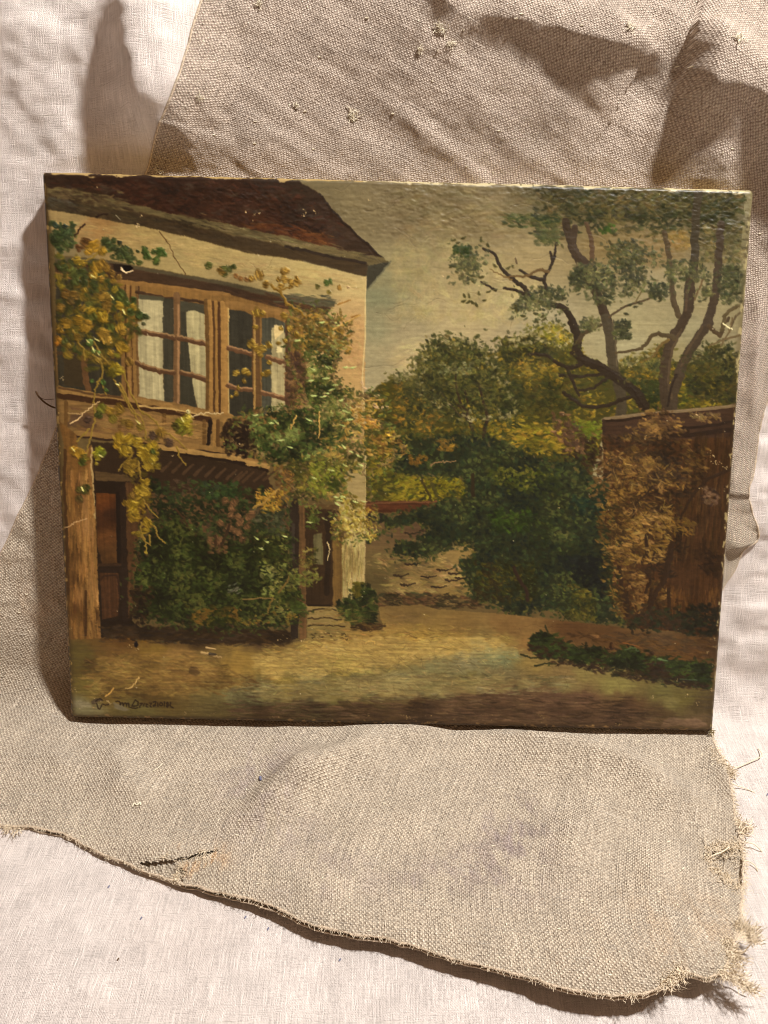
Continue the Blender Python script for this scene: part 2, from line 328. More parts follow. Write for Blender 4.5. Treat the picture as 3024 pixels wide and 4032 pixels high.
def tubes_obj(name, paths, mat, parent=None, sides=5):
    """paths: list of (points, radii) -> one mesh of tapered tubes"""
    V_, F_ = [], []
    for pts, rad in paths:
        pts = np.asarray(pts, float); n = len(pts); rad = np.broadcast_to(rad, (n,)); o0 = len(V_)
        tan = np.gradient(pts, axis=0); tan /= np.linalg.norm(tan, axis=1)[:, None]+1e-12; ref = np.array([.31, .52, .79])
        for i in range(n):
            a1 = np.cross(tan[i], ref); a1 /= np.linalg.norm(a1)+1e-9; a2 = np.cross(tan[i], a1)
            for k_ in range(sides):
                w = 2*math.pi*k_/sides; V_.append(pts[i]+rad[i]*(math.cos(w)*a1+math.sin(w)*a2))
        for i in range(n-1):
            for k_ in range(sides):
                j = (k_+1) % sides; F_.append((o0+i*sides+k_, o0+i*sides+j, o0+(i+1)*sides+j, o0+(i+1)*sides+k_))
        F_.append(tuple(o0+k_ for k_ in range(sides))); F_.append(tuple(o0+(n-1)*sides+k_ for k_ in range(sides))[::-1])
    me = bpy.data.meshes.new(name); me.from_pydata([tuple(v) for v in V_], [], F_); me.polygons.foreach_set('use_smooth', np.ones(len(F_), bool)); me.update()
    me.materials.append(mat); o = bpy.data.objects.new(name, me); scene.collection.objects.link(o)
    if parent: o.parent = parent
    return o
def smooth_path(p, n=8):
    p = np.asarray(p, float); P = np.vstack([2*p[0]-p[1], p, 2*p[-1]-p[-2]]); o = []
    for i in range(1, len(P)-2):
        for t_ in np.linspace(0, 1, n+1)[:-1]:
            o.append(.5*((2*P[i])+(-P[i-1]+P[i+1])*t_+(2*P[i-1]-5*P[i]+4*P[i+1]-P[i+2])*t_*t_+(-P[i-1]+3*P[i]-3*P[i+1]+P[i+2])*t_**3))
    return np.array(o+[P[-2]])
# ---------------------------------------------------------------- materials
class NT:
    def __init__(n, name):
        n.m = bpy.data.materials.new(name); n.m.use_nodes = True; n.t = n.m.node_tree; n.N = n.t.nodes; n.b = n.N['Principled BSDF']
    def new(n, ty, **k):
        o = n.N.new(ty)
        for a_, v_ in k.items(): setattr(o, a_, v_)
        return o
    def link(n, a_, b_): n.t.links.new(a_, b_)
    def math(n, op, a_, b_=None, c_=None, clamp=False):
        o = n.new('ShaderNodeMath', operation=op, use_clamp=clamp)
        for i, v_ in enumerate((a_, b_, c_)):
            if v_ is None: continue
            if isinstance(v_, (int, float)): o.inputs[i].default_value = v_
            else: n.link(v_, o.inputs[i])
        return o.outputs[0]
    def noise(n, vec, scale, detail=2, rough=.5):
        o = n.new('ShaderNodeTexNoise'); o.inputs['Scale'].default_value = scale; o.inputs['Detail'].default_value = detail; o.inputs['Roughness'].default_value = rough; n.link(vec, o.inputs['Vector']); return o.outputs[0]
    def comb(n, x, y):
        o = n.new('ShaderNodeCombineXYZ')
        for i, v_ in enumerate((x, y)):
            if isinstance(v_, (int, float)): o.inputs[i].default_value = v_
            else: n.link(v_, o.inputs[i])
        return o.outputs[0]
    def mix(n, f, a_, b_):
        o = n.new('ShaderNodeMix', data_type='RGBA')
        for s_, v_ in ((0, f), (6, a_), (7, b_)):
            if isinstance(v_, (int, float)): o.inputs[s_].default_value = v_
            elif isinstance(v_, tuple): o.inputs[s_].default_value = (*v_, 1)
            else: n.link(v_, o.inputs[s_])
        return o.outputs[2]
def cloth_material(name, thread, gap, light, bump, irregular, slub_amp, stain_shade=None, contrast=1., rough=.9, amp=1.):
    n = NT(name); uv = n.new('ShaderNodeUVMap', uv_map='weave'); sp = n.new('ShaderNodeSeparateXYZ'); n.link(uv.outputs[0], sp.inputs[0])
    U_, V_ = sp.outputs[0], sp.outputs[1]
    dn = n.noise(uv.outputs[0], .10, 3, .6); dn2 = n.noise(n.comb(V_, U_), .13, 3, .6)
    u2 = n.math('ADD', U_, n.math('MULTIPLY', n.math('SUBTRACT', dn, .5), irregular)); v2 = n.math('ADD', V_, n.math('MULTIPLY', n.math('SUBTRACT', dn2, .5), irregular))
    pr = n.math('MULTIPLY', n.math('SINE', n.math('MULTIPLY', u2, math.pi)), n.math('SINE', n.math('MULTIPLY', v2, math.pi)))
    h = n.math('ADD', n.math('MULTIPLY', n.math('MULTIPLY_ADD', pr, .5, .5), .7), n.math('MULTIPLY', n.math('POWER', n.math('ABSOLUTE', pr), .6), .35))
    s1 = n.noise(n.comb(n.math('MULTIPLY', u2, .9), n.math('MULTIPLY', V_, .045)), 1., 3, .7); s2 = n.noise(n.comb(n.math('MULTIPLY', U_, .045), n.math('MULTIPLY', v2, .9)), 1., 3, .7)
    fine = n.noise(uv.outputs[0], .7, 2, .6); big = n.noise(uv.outputs[0], .035, 4, .6)
    sl = n.math('SUBTRACT', n.math('MAXIMUM', s1, s2), .56)
    hh = n.math('ADD', n.math('MULTIPLY', h, amp), n.math('ADD', n.math('MULTIPLY', sl, slub_amp), n.math('MULTIPLY', fine, .7)))
    f = n.math('MULTIPLY_ADD', n.math('SUBTRACT', h, .42), 1.9*contrast, .5+.25*(1-contrast), clamp=True); f = n.math('ADD', f, n.math('MULTIPLY', n.math('SUBTRACT', fine, .5), 1.5), clamp=True)
    col = n.mix(f, gap, thread)  # dark gap colour paints in the shade between the threads
    col = n.mix(n.math('MULTIPLY', n.math('MAXIMUM', n.math('SUBTRACT', sl, .05), 0.), 3.0, clamp=True), col, light)
    k = n.math('MULTIPLY_ADD', n.math('SUBTRACT', big, .5), .55, 1.); k = n.math('ADD', k, n.math('MULTIPLY', n.math('SUBTRACT', s1, .5), .85))
    vm = n.new('ShaderNodeVectorMath', operation='SCALE'); n.link(col, vm.inputs[0]); n.link(k, vm.inputs[3]); col = vm.outputs[0]
    at = n.new('ShaderNodeVertexColor', layer_name='stain_shade'); vm2 = n.new('ShaderNodeVectorMath', operation='MULTIPLY'); n.link(col, vm2.inputs[0]); n.link(at.outputs[0], vm2.inputs[1]); col = vm2.outputs[0]
    n.link(col, n.b.inputs['Base Color']); n.b.inputs['Roughness'].default_value = rough; n.b.inputs['Specular IOR Level'].default_value = .15
    n.b.inputs['Sheen Weight'].default_value = .12; n.b.inputs['Sheen Roughness'].default_value = .6
    bp = n.new('ShaderNodeBump'); bp.inputs['Strength'].default_value = 1.; bp.inputs['Distance'].default_value = bump; n.link(hh, bp.inputs['Height']); n.link(bp.outputs[0], n.b.inputs['Normal'])
    return n.m
M_LINEN = cloth_material('linen_weave', (.80, .71, .565), (.17, .108, .068), (.99, .93, .83), .00120, 2.0, 2.4, contrast=1.)
M_SHEET = cloth_material('white_sheet_weave', (.80, .745, .705), (.69, .625, .585), (.86, .82, .79), .00060, 2.4, 2.6, contrast=.6, amp=.45)
def plain(name, col, rough=.8, var=.25, scale=400., bump=.0):
    n = NT(name); tc = n.new('ShaderNodeTexCoord'); nz_ = n.noise(tc.outputs['Object'], scale, 3, .6)
    k = n.math('MULTIPLY_ADD', n.math('SUBTRACT', nz_, .5), var*2, 1.); vm = n.new('ShaderNodeVectorMath', operation='SCALE'); vm.inputs[0].default_value = col; n.link(k, vm.inputs[3])
    n.link(vm.outputs[0], n.b.inputs['Base Color']); n.b.inputs['Roughness'].default_value = rough; n.b.inputs['Specular IOR Level'].default_value = .2
    if bump:
        bp = n.new('ShaderNodeBump'); bp.inputs['Distance'].default_value = bump; n.link(nz_, bp.inputs['Height']); n.link(bp.outputs[0], n.b.inputs['Normal'])
    return n.m
M_FIBRE = plain('linen_fibre', (.80, .69, .52), .8, .4, 900.); M_HEM = plain('linen_hem', (.58, .48, .36), .9, .95, 900., .0012); M_FLUFF = plain('pale_fluff', (.78, .72, .56), .8, .2, 900.)
M_WOOD = plain('pine_wood', (.42, .28, .15), .6, .3, 60.); M_CORD = plain('dark_cord', (.10, .055, .025), .7, .4, 800.); M_BOARD = plain('painted_board', (.5, .46, .42), .7, .1, 20.); M_BLUE = plain('blue_lint', (.16, .17, .26), .8, .3, 900.); M_OLIVE = plain('olive_fibre', (.20, .15, .06), .8, .3, 900.)
# ---------------------------------------------------------------- setting behind the cloths
def slab(name, pts, th, mat):
    me = bpy.data.meshes.new(name); p = [np.array(q, float) for q in pts]; nn = np.cross(p[1]-p[0], p[2]-p[0]); nn /= np.linalg.norm(nn)
    v = p+[q-nn*th for q in p]; me.from_pydata([tuple(q) for q in v], [], [(0,1,2,3),(7,6,5,4),(0,4,5,1),(1,5,6,2),(2,6,7,3),(3,7,4,0)]); me.materials.append(mat)
    o = bpy.data.objects.new(name, me); scene.collection.objects.link(o); o['kind'] = 'structure'; return o
slab('floor', [(-1.2,-1.2,-.012),(1.6,-1.2,-.012),(1.6,.2,-.012),(-1.2,.2,-.012)], .03, M_BOARD)
w0 = to_world(np.array([0.,0.]), np.array([.03,1.05]), np.array([-.012,-.012]))
slab('wall', [(-1.2,w0[0,1],w0[0,2]),(1.6,w0[0,1],w0[0,2]),(1.6,w0[1,1],w0[1,2]),(-1.2,w0[1,1],w0[1,2])], .03, M_BOARD)
# ---------------------------------------------------------------- white sheet
def axis(lo, hi, flo, fhi, fine, coarse):
    return np.r_[np.arange(lo, flo, coarse), np.arange(flo, fhi, fine), np.arange(fhi, hi, coarse)]
ex = unproj(np.array([[0,0],[SW,0],[0,SH],[SW,SH],[0,SH/2],[SW,SH/2]]))
x0, x1, s0, s1 = ex[:,0].min()-.02, ex[:,0].max()+.02, ex[:,1].min()-.02, ex[:,1].max()+.02
ax = axis(-.75, 1.15, x0, x1, .0019, .02); as_ = axis(-.75, 1.0, s0, s1, .0019, .02)
X, S_ = np.meshgrid(ax, as_); Hs = h_sheet(X, S_)
sc_ = np.ones(X.shape+(3,)); q = np.clip(nz3(X, S_, .10, .08, 61, 3)*1.4-.25, 0, 1)[..., None]; sc_ = sc_*(1-q*.07*np.array([.6, 1., 1.3])); fx = np.clip((S_-.0)/.08, 0, 1)[..., None]; 
sheet = grid_obj('white_linen_sheet', to_world(X, S_, Hs), np.stack([X/.00062, S_/.00062], -1), M_SHEET, None, sc_)
tag(sheet, 'off-white crumpled linen sheet covering the ground and backing behind everything', 'sheet')
# ---------------------------------------------------------------- beige linen cloth, its outline taken through photo pixels
cloth = empty('linen_cloth', tuple(to_world(np.array([.2]), np.array([-.1]), np.array([0.]))[0]))
tag(cloth, 'coarse beige linen cloth with frayed right edge draped behind and beneath the painting', 'cloth')
inv = Matrix.Translation(-cloth.location)
Lft = P2(560,-380,435,0,375,190,315,375,210,660,110,955,40,1110,-60,1330,-200,1560,-300,1700)
Bot = P2(-300,1700,-120,1768,0,1781,115,1793,210,1838,300,1876,390,1906,500,1933,575,1951,675,1996,750,2016,830,2026,904,2046,1004,2076,1109,2101,1204,2128,1279,2143,1359,2148,1414,2136,1439,2116,1479,2101,1529,2111,1566,2099)
Rgt = P2(2150,-100,1900,400,1740,640,1656,871,1630,1013,1618,1059,1626,1110,1638,1163,1608,1186,1589,1230,1555,1287,1530,1400,1520,1500,1536,1581,1549,1621,1574,1671,1584,1741,1594,1791,1606,1856,1604,1931,1594,2006,1579,2056,1566,2099)
Top = P2(560,-380,1000,-330,1700,-220,2150,-100)
def resample(p, n, sm=6):
    q = pix_on(p, h_linen); q = smooth_path(q, 10) if sm else q
    L = np.r_[0, np.cumsum(np.hypot(*np.diff(q, axis=0).T))]; t_ = np.linspace(0, L[-1], n); return np.c_[np.interp(t_, L, q[:,0]), np.interp(t_, L, q[:,1])], L[-1]
NU, NV = 400, 560
Lc, lL = resample(Lft, NV); Rc, lR = resample(Rgt, NV); Bc, lB = resample(Bot, NU); Tc, lT = resample(Top, NU)
rr = np.random.default_rng(5)
def ragged(n, amp, cell, seed): return amp*nz3(np.arange(n)/1., np.zeros(n), cell, 1., seed, 3)
Rc[:,0] += ragged(NV, .0012, 5, 201)*np.clip((-Rc[:,1]-.0)/.05, 0, 1); Bc[:,1] += ragged(NU, .0008, 6, 203)
u_ = np.linspace(0, 1, NU)[None, :, None]; v_ = np.linspace(0, 1, NV)[:, None, None]
Rc[0], Rc[-1], Lc[-1], Lc[0] = Tc[-1], Bc[-1], Bc[0], Tc[0]
G = (1-u_)*Lc[:, None]+u_*Rc[:, None]+(1-v_)*Tc[None]+v_*Bc[None]-((1-u_)*(1-v_)*Tc[0]+u_*(1-v_)*Tc[-1]+(1-u_)*v_*Bc[0]+u_*v_*Bc[-1])
GX, GS = G[..., 0], G[..., 1]; GH = h_linen(GX, GS)
# weave coordinates follow the cloth: accumulated arc length along its own threads
du = np.hypot(np.diff(GX, axis=1), np.diff(GS, axis=1)); dv = np.hypot(np.diff(GX, axis=0), np.diff(GS, axis=0))
Uc = np.concatenate([np.zeros((NV, 1)), np.cumsum(du, 1)], 1); Vc = np.concatenate([np.zeros((1, NU)), np.cumsum(dv, 0)], 0)
PITCH = .00112
TILT = np.clip((GS-.05)/.2, 0, 1); uvw = np.stack([(Uc+.25*Vc*TILT)/PITCH, (Vc-.38*GX*TILT)/PITCH], -1)
st = np.ones(G.shape[:2]+(3,))
def stain_shade(px, py, rx, rs, col, amt, seed):
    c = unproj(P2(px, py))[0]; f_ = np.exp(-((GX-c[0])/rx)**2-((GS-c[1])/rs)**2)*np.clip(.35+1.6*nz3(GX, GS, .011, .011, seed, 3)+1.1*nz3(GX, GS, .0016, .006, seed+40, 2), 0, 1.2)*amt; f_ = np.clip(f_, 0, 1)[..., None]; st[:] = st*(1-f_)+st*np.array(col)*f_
for a_ in ((560,1690,.022,.03,(.84,.82,.90),1.,301), (600,1790,.02,.02,(.86,.84,.92),.9,302), (1110,1800,.02,.03,(.72,.69,.78),1.1,303), (1070,1880,.03,.02,(.76,.73,.80),1.,304), (940,1920,.025,.012,(.78,.75,.83),.9,305), (432,1868,.011,.008,(1.15,.80,.46),1.8,306), (700,1900,.03,.02,(.85,.83,.9),.7,307), (1500,2050,.05,.03,(.95,.85,.75),.6,308), (130,1300,.05,.05,(.9,.8,.72),.5,309)): stain_shade(*a_)
st *= (1+.05*nz3(GX, GS, .05, .05, 311, 3))[..., None]
up_ = np.clip((GS-.10)/.12, 0, 1)[..., None]; st[:] = st*(1-up_*np.array([.10, .13, .10])+(1-up_)*np.array([.02, .02, .0]))  # upper, leaning part tinted darker: its duller lighting put into the colour
# tears: two holes in the upper layer
def in_poly(X_, S__, pts):
    q = pix_on(pts, h_linen); return inside(X_, S__, q)
cx_ = (GX[:-1,:-1]+GX[1:,1:])/2; cs_ = (GS[:-1,:-1]+GS[1:,1:])/2
jx = cx_+.0006*nz3(cx_, cs_, .003, .003, 401, 2); js = cs_+.0006*nz3(cs_, cx_, .003, .003, 402, 2)
hole = in_poly(jx, js, P2(1522,1842,1560,1836,1640,1826,1640,1905,1606,1922,1560,1892,1535,1866)) | in_poly(jx, js, P2(296,1864,340,1861,370,1857,400,1850,440,1841,480,1836,442,1848,402,1860,392,1872,402,1886,396,1902,384,1900,350,1886,312,1871))
W_ = to_world(GX, GS, GH) - np.array(cloth.location)
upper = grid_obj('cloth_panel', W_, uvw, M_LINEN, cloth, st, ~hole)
# raw thickness of the cloth along its outline
def edge_strip(name, c, h0, drop, out, parent, mat, n_uv, rad=.0007):
    pass
def wpt(q, extra=0.):
    q = np.atleast_2d(q); return to_world(q[:,0], q[:,1], h_linen(q[:,0], q[:,1])+extra) - np.array(cloth.location)
hp = wpt(Bc, -.0004); tubes_obj('hem', [(hp, .00060*(1+.6*nz3(np.arange(NU)*1., np.zeros(NU), 3, 1, 501, 3)))], M_HEM, cloth, 7)
tubes_obj('selvedge', [(wpt(Lc, -.0004), .0007)], M_HEM, cloth, 6); tubes_obj('raw_edge', [(wpt(Rc, -.0004), .0007*(1+.4*nz3(np.arange(NV)*1., np.zeros(NV), 3, 1, 503, 2)))], M_HEM, cloth, 6)
# under layer of the doubled cloth, showing just past the hem and through the tears
k0 = int(NV*.60); rows = np.linspace(0, 1, 90)[:, None]; gu = GX[k0:], GS[k0:]
sel = np.linspace(k0, NV-1, 90).astype(int); ux, us = GX[sel].copy(), GS[sel].copy(); off = np.linspace(0, 1, 90)[:, None]**6
bp0 = unproj(P2(800, 2020)); bp1 = unproj(P2(800, 2027)); us += off*np.clip(1.25-(np.arange(NU)/NU-.30)*2.6, 0, 1)[None]*(bp1-bp0)[0,1]*(.45+1.3*nz3(ux, us*0, .04, 1., 505, 3)); ux += off*.0006
uh = h_linen(GX[sel], GS[sel])-.0030-.0006*np.abs(nz3(ux, us, .02, .02, 507, 2))
uh = np.maximum(uh, h_sheet(ux, us)+.0008)
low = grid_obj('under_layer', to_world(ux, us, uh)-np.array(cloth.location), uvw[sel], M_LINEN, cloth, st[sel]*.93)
tubes_obj('under_hem', [(to_world(ux[-1], us[-1], uh[-1])-np.array(cloth.location), .00055*(1+.6*nz3(np.arange(NU)*1., np.zeros(NU), 3, 1, 509, 3)))], M_HEM, cloth, 7)
# frayed fibres and loose threads
def pix_pts(p, extra): q = pix_on(p, h_linen); s_ = q[:,1]; hh = np.where(False, 0, h_linen(q[:,0], s_)); return q
def thread(px, hts, rad, name, mat=M_FIBRE):
    q = unproj(P2(*px), np.array(hts)); w = to_world(q[:,0], q[:,1], np.array(hts)) - np.array(cloth.location); return tubes_obj(name, [(smooth_path(w, 7), rad)], mat, cloth, 6)
for px, hts in (((1560,1650,1574,1653,1590,1658,1608,1651,1626,1643,1645,1633,1644,1625,1638,1617), (.006,.005,.003,.0025,.003,.004,.003,.0015)), ((1578,1691,1592,1697,1604,1701,1618,1706,1630,1712), (.005,.003,.002,.0015,.001)),
        ((1606,1816,1617,1820,1628,1823,1638,1831,1646,1840), (.006,.005,.004,.003,.001)), ((1604,1858,1618,1861,1631,1870,1637,1882), (.005,.003,.002,.001)), ((1596,1788,1604,1776,1618,1780,1626,1770), (.006,.008,.008,.007)),
        ((1600,1800,1608,1788,1622,1786,1626,1796,1616,1806,1604,1800), (.006,.008,.009,.008,.007,.006)), ((1575,2050,1590,2058,1606,2056,1622,2040,1626,2046), (.010,.012,.012,.010,.008)), ((1528,1856,1540,1848,1560,1840,1575,1830), (.006,.008,.008,.007)),
        ((1566,2100,1580,2108,1596,2116,1612,2130,1622,2142), (.010,.010,.009,.008,.006))):
    thread(px, hts, .00032, 'loose_thread')
paths = []
def fuzz(px, py, n_, r, ln, hgt, dirx=0., diry=0., rad=.00012):
    c = pix_on(P2(px, py), h_linen)[0]; hb = float(h_linen(np.array([c[0]]), np.array([c[1]]))[0])
    for _ in range(int(n_*1.7)):
        p = np.array([c[0]+rr.normal(0, r*.8), c[1]+rr.normal(0, r*.8)]); d = np.array([dirx*1.3+rr.normal(0, .55), diry*1.3+rr.normal(0, .55)]); d /= np.linalg.norm(d)+1e-9; L = ln*rr.uniform(.3, 1.25); q = [p]; hh = [hb+rr.uniform(-.001, .0005)]; an = rr.normal(0, .17)
        for k_ in range(5): d = np.array([d[0]*math.cos(an)-d[1]*math.sin(an), d[0]*math.sin(an)+d[1]*math.cos(an)]); p = p+d*L/5; q.append(p); hh.append(max(hb+rr.uniform(-.2, 1)*hgt*(k_+1)/5, .0005))
        q = np.array(q); paths.append((to_world(q[:,0], q[:,1], np.array(hh))-np.array(cloth.location), rad*rr.uniform(.7, 1.6)))
for a_ in ((1540,1632,16,.0012,.005,.002,1,0), (1552,1645,26,.0016,.005,.002,1,0), (1570,1665,30,.0016,.005,.003,1,-.3), (1576,1672,16,.0012,.005,.003,.6,-1), (1592,1780,26,.0016,.006,.004,1,.4), (1602,1795,26,.0016,.006,.004,1,0), (1528,1842,22,.002,.004,.002), (1545,1838,26,.002,.005,.003), (1570,1832,30,.002,.005,.003), (1595,1828,30,.0022,.005,.003),
           (1530,1860,26,.002,.004,.002), (1545,1880,30,.002,.004,.002), (1570,1898,34,.002,.005,.003), (1590,1915,30,.002,.005,.003), (1580,1850,26,.003,.005,.003), (1590,2006,26,.0016,.006,.004,1,.5), (1604,2022,60,.0022,.008,.005,1,.4), (1616,2026,40,.002,.006,.004,1,.2), (1566,2034,26,.002,.006,.003,.5,-1), (1574,2060,40,.002,.007,.004,1,-.6), (1572,2085,34,.002,.006,.004,1,-.4), (1582,2110,44,.0022,.008,.003,1,-.8), (1606,2128,40,.002,.007,.003,1,-.7), (1560,2098,30,.0018,.005,.003,.5,-1),
           (1460,2100,30,.0018,.005,.003,0,-1), (1450,2112,30,.0018,.006,.003,-.5,-1), (1466,2090,22,.0016,.005,.003,0,-1), (1430,2124,20,.0016,.004,.002,0,-1), (20,1786,22,.0016,.004,.002,0,-1), (40,1790,16,.0014,.004,.002,0,-1), (385,1890,24,.0014,.004,.002,0,-1), (440,1850,30,.003,.005,.002,-.4,-1), (392,1872,20,.002,.004,.002), (356,1852,10,.001,.003,.002), (1360,2148,14,.002,.003,.001,0,-1), (1536,1622,12,.0014,.004,.002,1,0)):
    fuzz(*a_)
for k_ in range(700):
    i = rr.integers(int(NV*.70), NV); c = Rc[i]; w = c+rr.normal(0, .0004, 2); d = np.array([1, rr.normal(0, .55)]); L = rr.uniform(.0006, .0034); hb = float(h_linen(np.array([c[0]]), np.array([c[1]]))[0])
    q = np.array([w, w+d*L*.5, w+d*L+[0, rr.normal(0, .0005)]]); paths.append((to_world(q[:,0], q[:,1], np.maximum(np.array([hb, hb, hb-.0006]), .0005))-np.array(cloth.location), .00014))
for k_ in range(620):
    i = rr.integers(int(NU*.18), NU); c = Bc[i]; w = c+rr.normal(0, .0005, 2); d = np.array([rr.normal(0, 1.2), -1]); d /= np.linalg.norm(d); L = rr.uniform(.0005, .0022); hb = float(h_linen(np.array([c[0]]), np.array([c[1]]))[0])
    q = np.array([w, w+d*L*.5, w+d*L+[rr.normal(0, .0004), 0]]); paths.append((to_world(q[:,0], q[:,1], np.array([hb+.0004, hb, hb-.0008]))-np.array(cloth.location), .00012))
fz = tubes_obj('frayed_fibres', paths, M_FIBRE, cloth, 3); fz['kind'] = 'stuff'
# slubs and little tufts standing on the weave
paths = []
for _ in range(420):
    i, j = rr.integers(0, NV-2), rr.integers(0, NU-6); p = wpt(np.array([[GX[i,j],GS[i,j]],[GX[i,j]*.5+GX[i+1,j]*.5,GS[i,j]*.5+GS[i+1,j]*.5],[GX[i+1,j],GS[i+1,j]]]), .0002) if rr.random() < .5 else wpt(np.array([[GX[i,j],GS[i,j]],[GX[i,j+1],GS[i,j+1]],[GX[i,j+2],GS[i,j+2]]]), .0002)
    paths.append((p, np.array([.00008, .0004, .0001])*rr.uniform(.6, 1.5)))
sb = tubes_obj('slubs', paths, M_FLUFF, cloth, 5); sb['kind'] = 'stuff'
def tuft(px, py, n, r, mat, name):
    c = pix_on(P2(px, py), h_linen)[0]; ps = []
    for _ in range(n):
        p = np.array([c[0]+rr.normal(0, r*.5), c[1]+rr.normal(0, r*.5)]); q = [p]; d = rr.uniform(0, 6.28)
        for k_ in range(5): d += rr.normal(0, .9); p = p+np.array([math.cos(d), math.sin(d)])*r*.5; q.append(p)
        q = np.array(q); ps.append((to_world(q[:,0], q[:,1], h_linen(q[:,0], q[:,1])+rr.uniform(.0002, .0016, 6))-np.array(cloth.location), .0002))
    return tubes_obj(name, ps, mat, cloth, 4)
for a_ in ((765,250,22,.002,M_FLUFF,'lint_tuft'), (954,65,14,.002,M_FLUFF,'lint_tuft'), (974,95,10,.0014,M_FLUFF,'lint_tuft'), (904,105,10,.0012,M_FLUFF,'lint_tuft'), (1590,85,14,.002,M_FLUFF,'lint_tuft'), (640,230,8,.001,M_FLUFF,'lint_tuft'), (430,210,8,.001,M_FLUFF,'lint_tuft'), (345,370,10,.0012,M_FLUFF,'lint_tuft'),(1360,60,10,.0014,M_FLUFF,'lint_tuft'),(560,10,10,.0014,M_FLUFF,'lint_tuft')): tuft(*a_)
# loose bits lying on the cloth and the sheet
def bit(name, pts, rad, mat, hf, label, cat, extra=.0006, group=None):
    q = pix_on(P2(*pts), hf); w = to_world(q[:,0], q[:,1], hf(q[:,0], q[:,1])+extra); c = w.mean(0); o = tubes_obj(name, [(smooth_path(w-c, 6), np.r_[rad*.4, np.full((len(q)-1)*6-1, rad), rad*.4])], mat, None, 6); o.location = c; return tag(o, label, cat, None, group)
bit('thread_scrap', (286,1744,290,1737,296,1740,303,1735,304,1741), .00045, M_FLUFF, h_linen, 'short curled cream thread scrap lying on the beige cloth at the lower left', 'thread scrap')
bit('seed_husk', (563,1679,562,1683,564,1687), .0008, M_BLUE, h_linen, 'tiny dark blue-grey seed husk on the beige cloth below the signature side of the painting', 'seed husk')
bit('pale_thread', (330,1668,342,1660,352,1650), .0003, M_FLUFF, h_linen, 'thin pale straight thread on the beige cloth below the lower left of the painting', 'thread scrap')
for i, (x_p, y_p, m_, lb) in enumerate(((253,2076,M_CORD,'tiny rusty brown speck on the white sheet in the lower left foreground'), (303,1987,M_BLUE,'tiny blue speck of lint on the white sheet left of the hem shadow'), (577,2010,M_BLUE,'tiny blue speck of lint on the white sheet close under the cloth hem'), (528,1985,M_BLUE,'tiny dark speck of lint on the white sheet beside the shadow of the hem'), (732,2077,M_BLUE,'small bluish speck of lint on the white sheet in the lower middle'), (233,1919,M_BLUE,'tiny dark speck on the white sheet just below the left stretch of hem'), (1656,1719,M_BLUE,'dark blue scrap of lint on the white sheet at the right of the frame'))):
    bit('lint_speck', (x_p, y_p, x_p+2, y_p-3, x_p+4, y_p-6), .00035, m_, h_sheet, lb, 'lint speck', .0003)

# ---- ground coat and sky
poly(T('S',100,600,3050,600,3050,3000,100,3000), (95,78,50))
field(T('S',1100,600,3060,600,3060,1900,1380,1900), S('C',0,80,(112,100,78), 700,80,(116,104,82), 1400,100,(79,74,56), 0,400,(121,108,84), 700,400,(121,108,82), 0,800,(144,131,99),
      500,800,(148,133,102), 1200,700,(140,125,94), 0,1250,(140,131,104), 600,1200,(156,141,110), 1300,1250,(146,137,114)) + S('B',900,350,(108,97,74), 1400,500,(117,105,80), 1450,950,(128,123,96), 1380,1150,(121,121,97))
      + S('F',1400,200,(133,129,104), 1400,500,(149,139,112), 1650,200,(147,135,109)) + S('G',100,350,(162,145,114), 600,100,(158,143,112), 900,250,(151,137,111))
      + S('D',300,150,(75,70,52), 900,150,(81,74,57), 1400,400,(97,90,71), 700,650,(118,100,70), 300,600,(120,103,70), 500,1200,(142,133,105), 700,900,(138,127,102), 1200,1100,(137,127,99), 1400,1250,(130,121,96))
      + S('H',500,250,(142,135,110), 1100,80,(136,129,104), 1400,150,(130,121,98), 700,400,(130,119,84)), warp=2)
dabs(T('C',0,500,500,500,1300,900,1300,1250,0,1250), 300, 24, 8, [(142,130,92),(150,136,96),(158,144,104),(162,148,108)], .3, 1.2, .12, .16)
dabs(T('G',0,300,500,150,250,470,0,480), 80, 24, 3.5, [(172,156,116),(180,164,124)], -.1, .3, .3, .25)
dabs(T('C',0,70,1659,90,1500,480,0,520), 200, 22, 7, [(100,88,62),(112,100,70),(128,114,82)], 0, .3, .25, .22)
# ---- far foliage
BG = T('F',1300,760,'G',0,520,180,520,220,380,320,220,420,190,640,200,800,280,880,380,960,200,1100,170,1280,100,1400,70,1560,200,'H',120,350,380,430,560,360,700,300,860,200,860,380,1100,380,1200,250,1330,250,1420,330,1440,760,280,900,280,1070,'K',1659,300,900,500,380,390,0,390,'J',1195,495,1195,0,'F',1290,1250)
poly(BG, (66,62,26), warp=8, soft=2)
dabs(BG, 1500, 8, 4, [(44,50,26),(60,62,26),(84,76,28),(108,92,30),(128,106,36)], .1, .6, .32)
YEL = [(96,86,26),(126,106,32),(140,116,38),(150,124,44),(110,98,30)]
dabs(T('G',1250,150,1340,70,1450,80,1560,170,1450,230), 60, 8, 5, [(104,98,30),(132,118,36),(150,132,48)], 0, .6, .3)
dabs(T('G',30,560,200,620,380,720,420,900,300,1000,0,900), 120, 9, 4, [(120,84,32),(146,104,40),(118,96,34)], 0, .5, .4)
dabs(T('G',560,650,800,800,1200,900,1500,950,1600,1200,1100,1200,950,1100,600,900), 260, 10, 4, YEL, 0, .4, .32)
dabs(T('G',960,350,1250,300,1480,420,1500,620,1100,620), 120, 9, 4, [(66,64,24),(108,92,30),(132,110,46)], 0, .6, .3)
dabs(T('H',420,430,700,320,800,400,790,760,600,700,450,520), 130, 8, 4, [(70,66,26),(116,94,28),(134,104,30),(52,58,26)], 0, .6, .3)
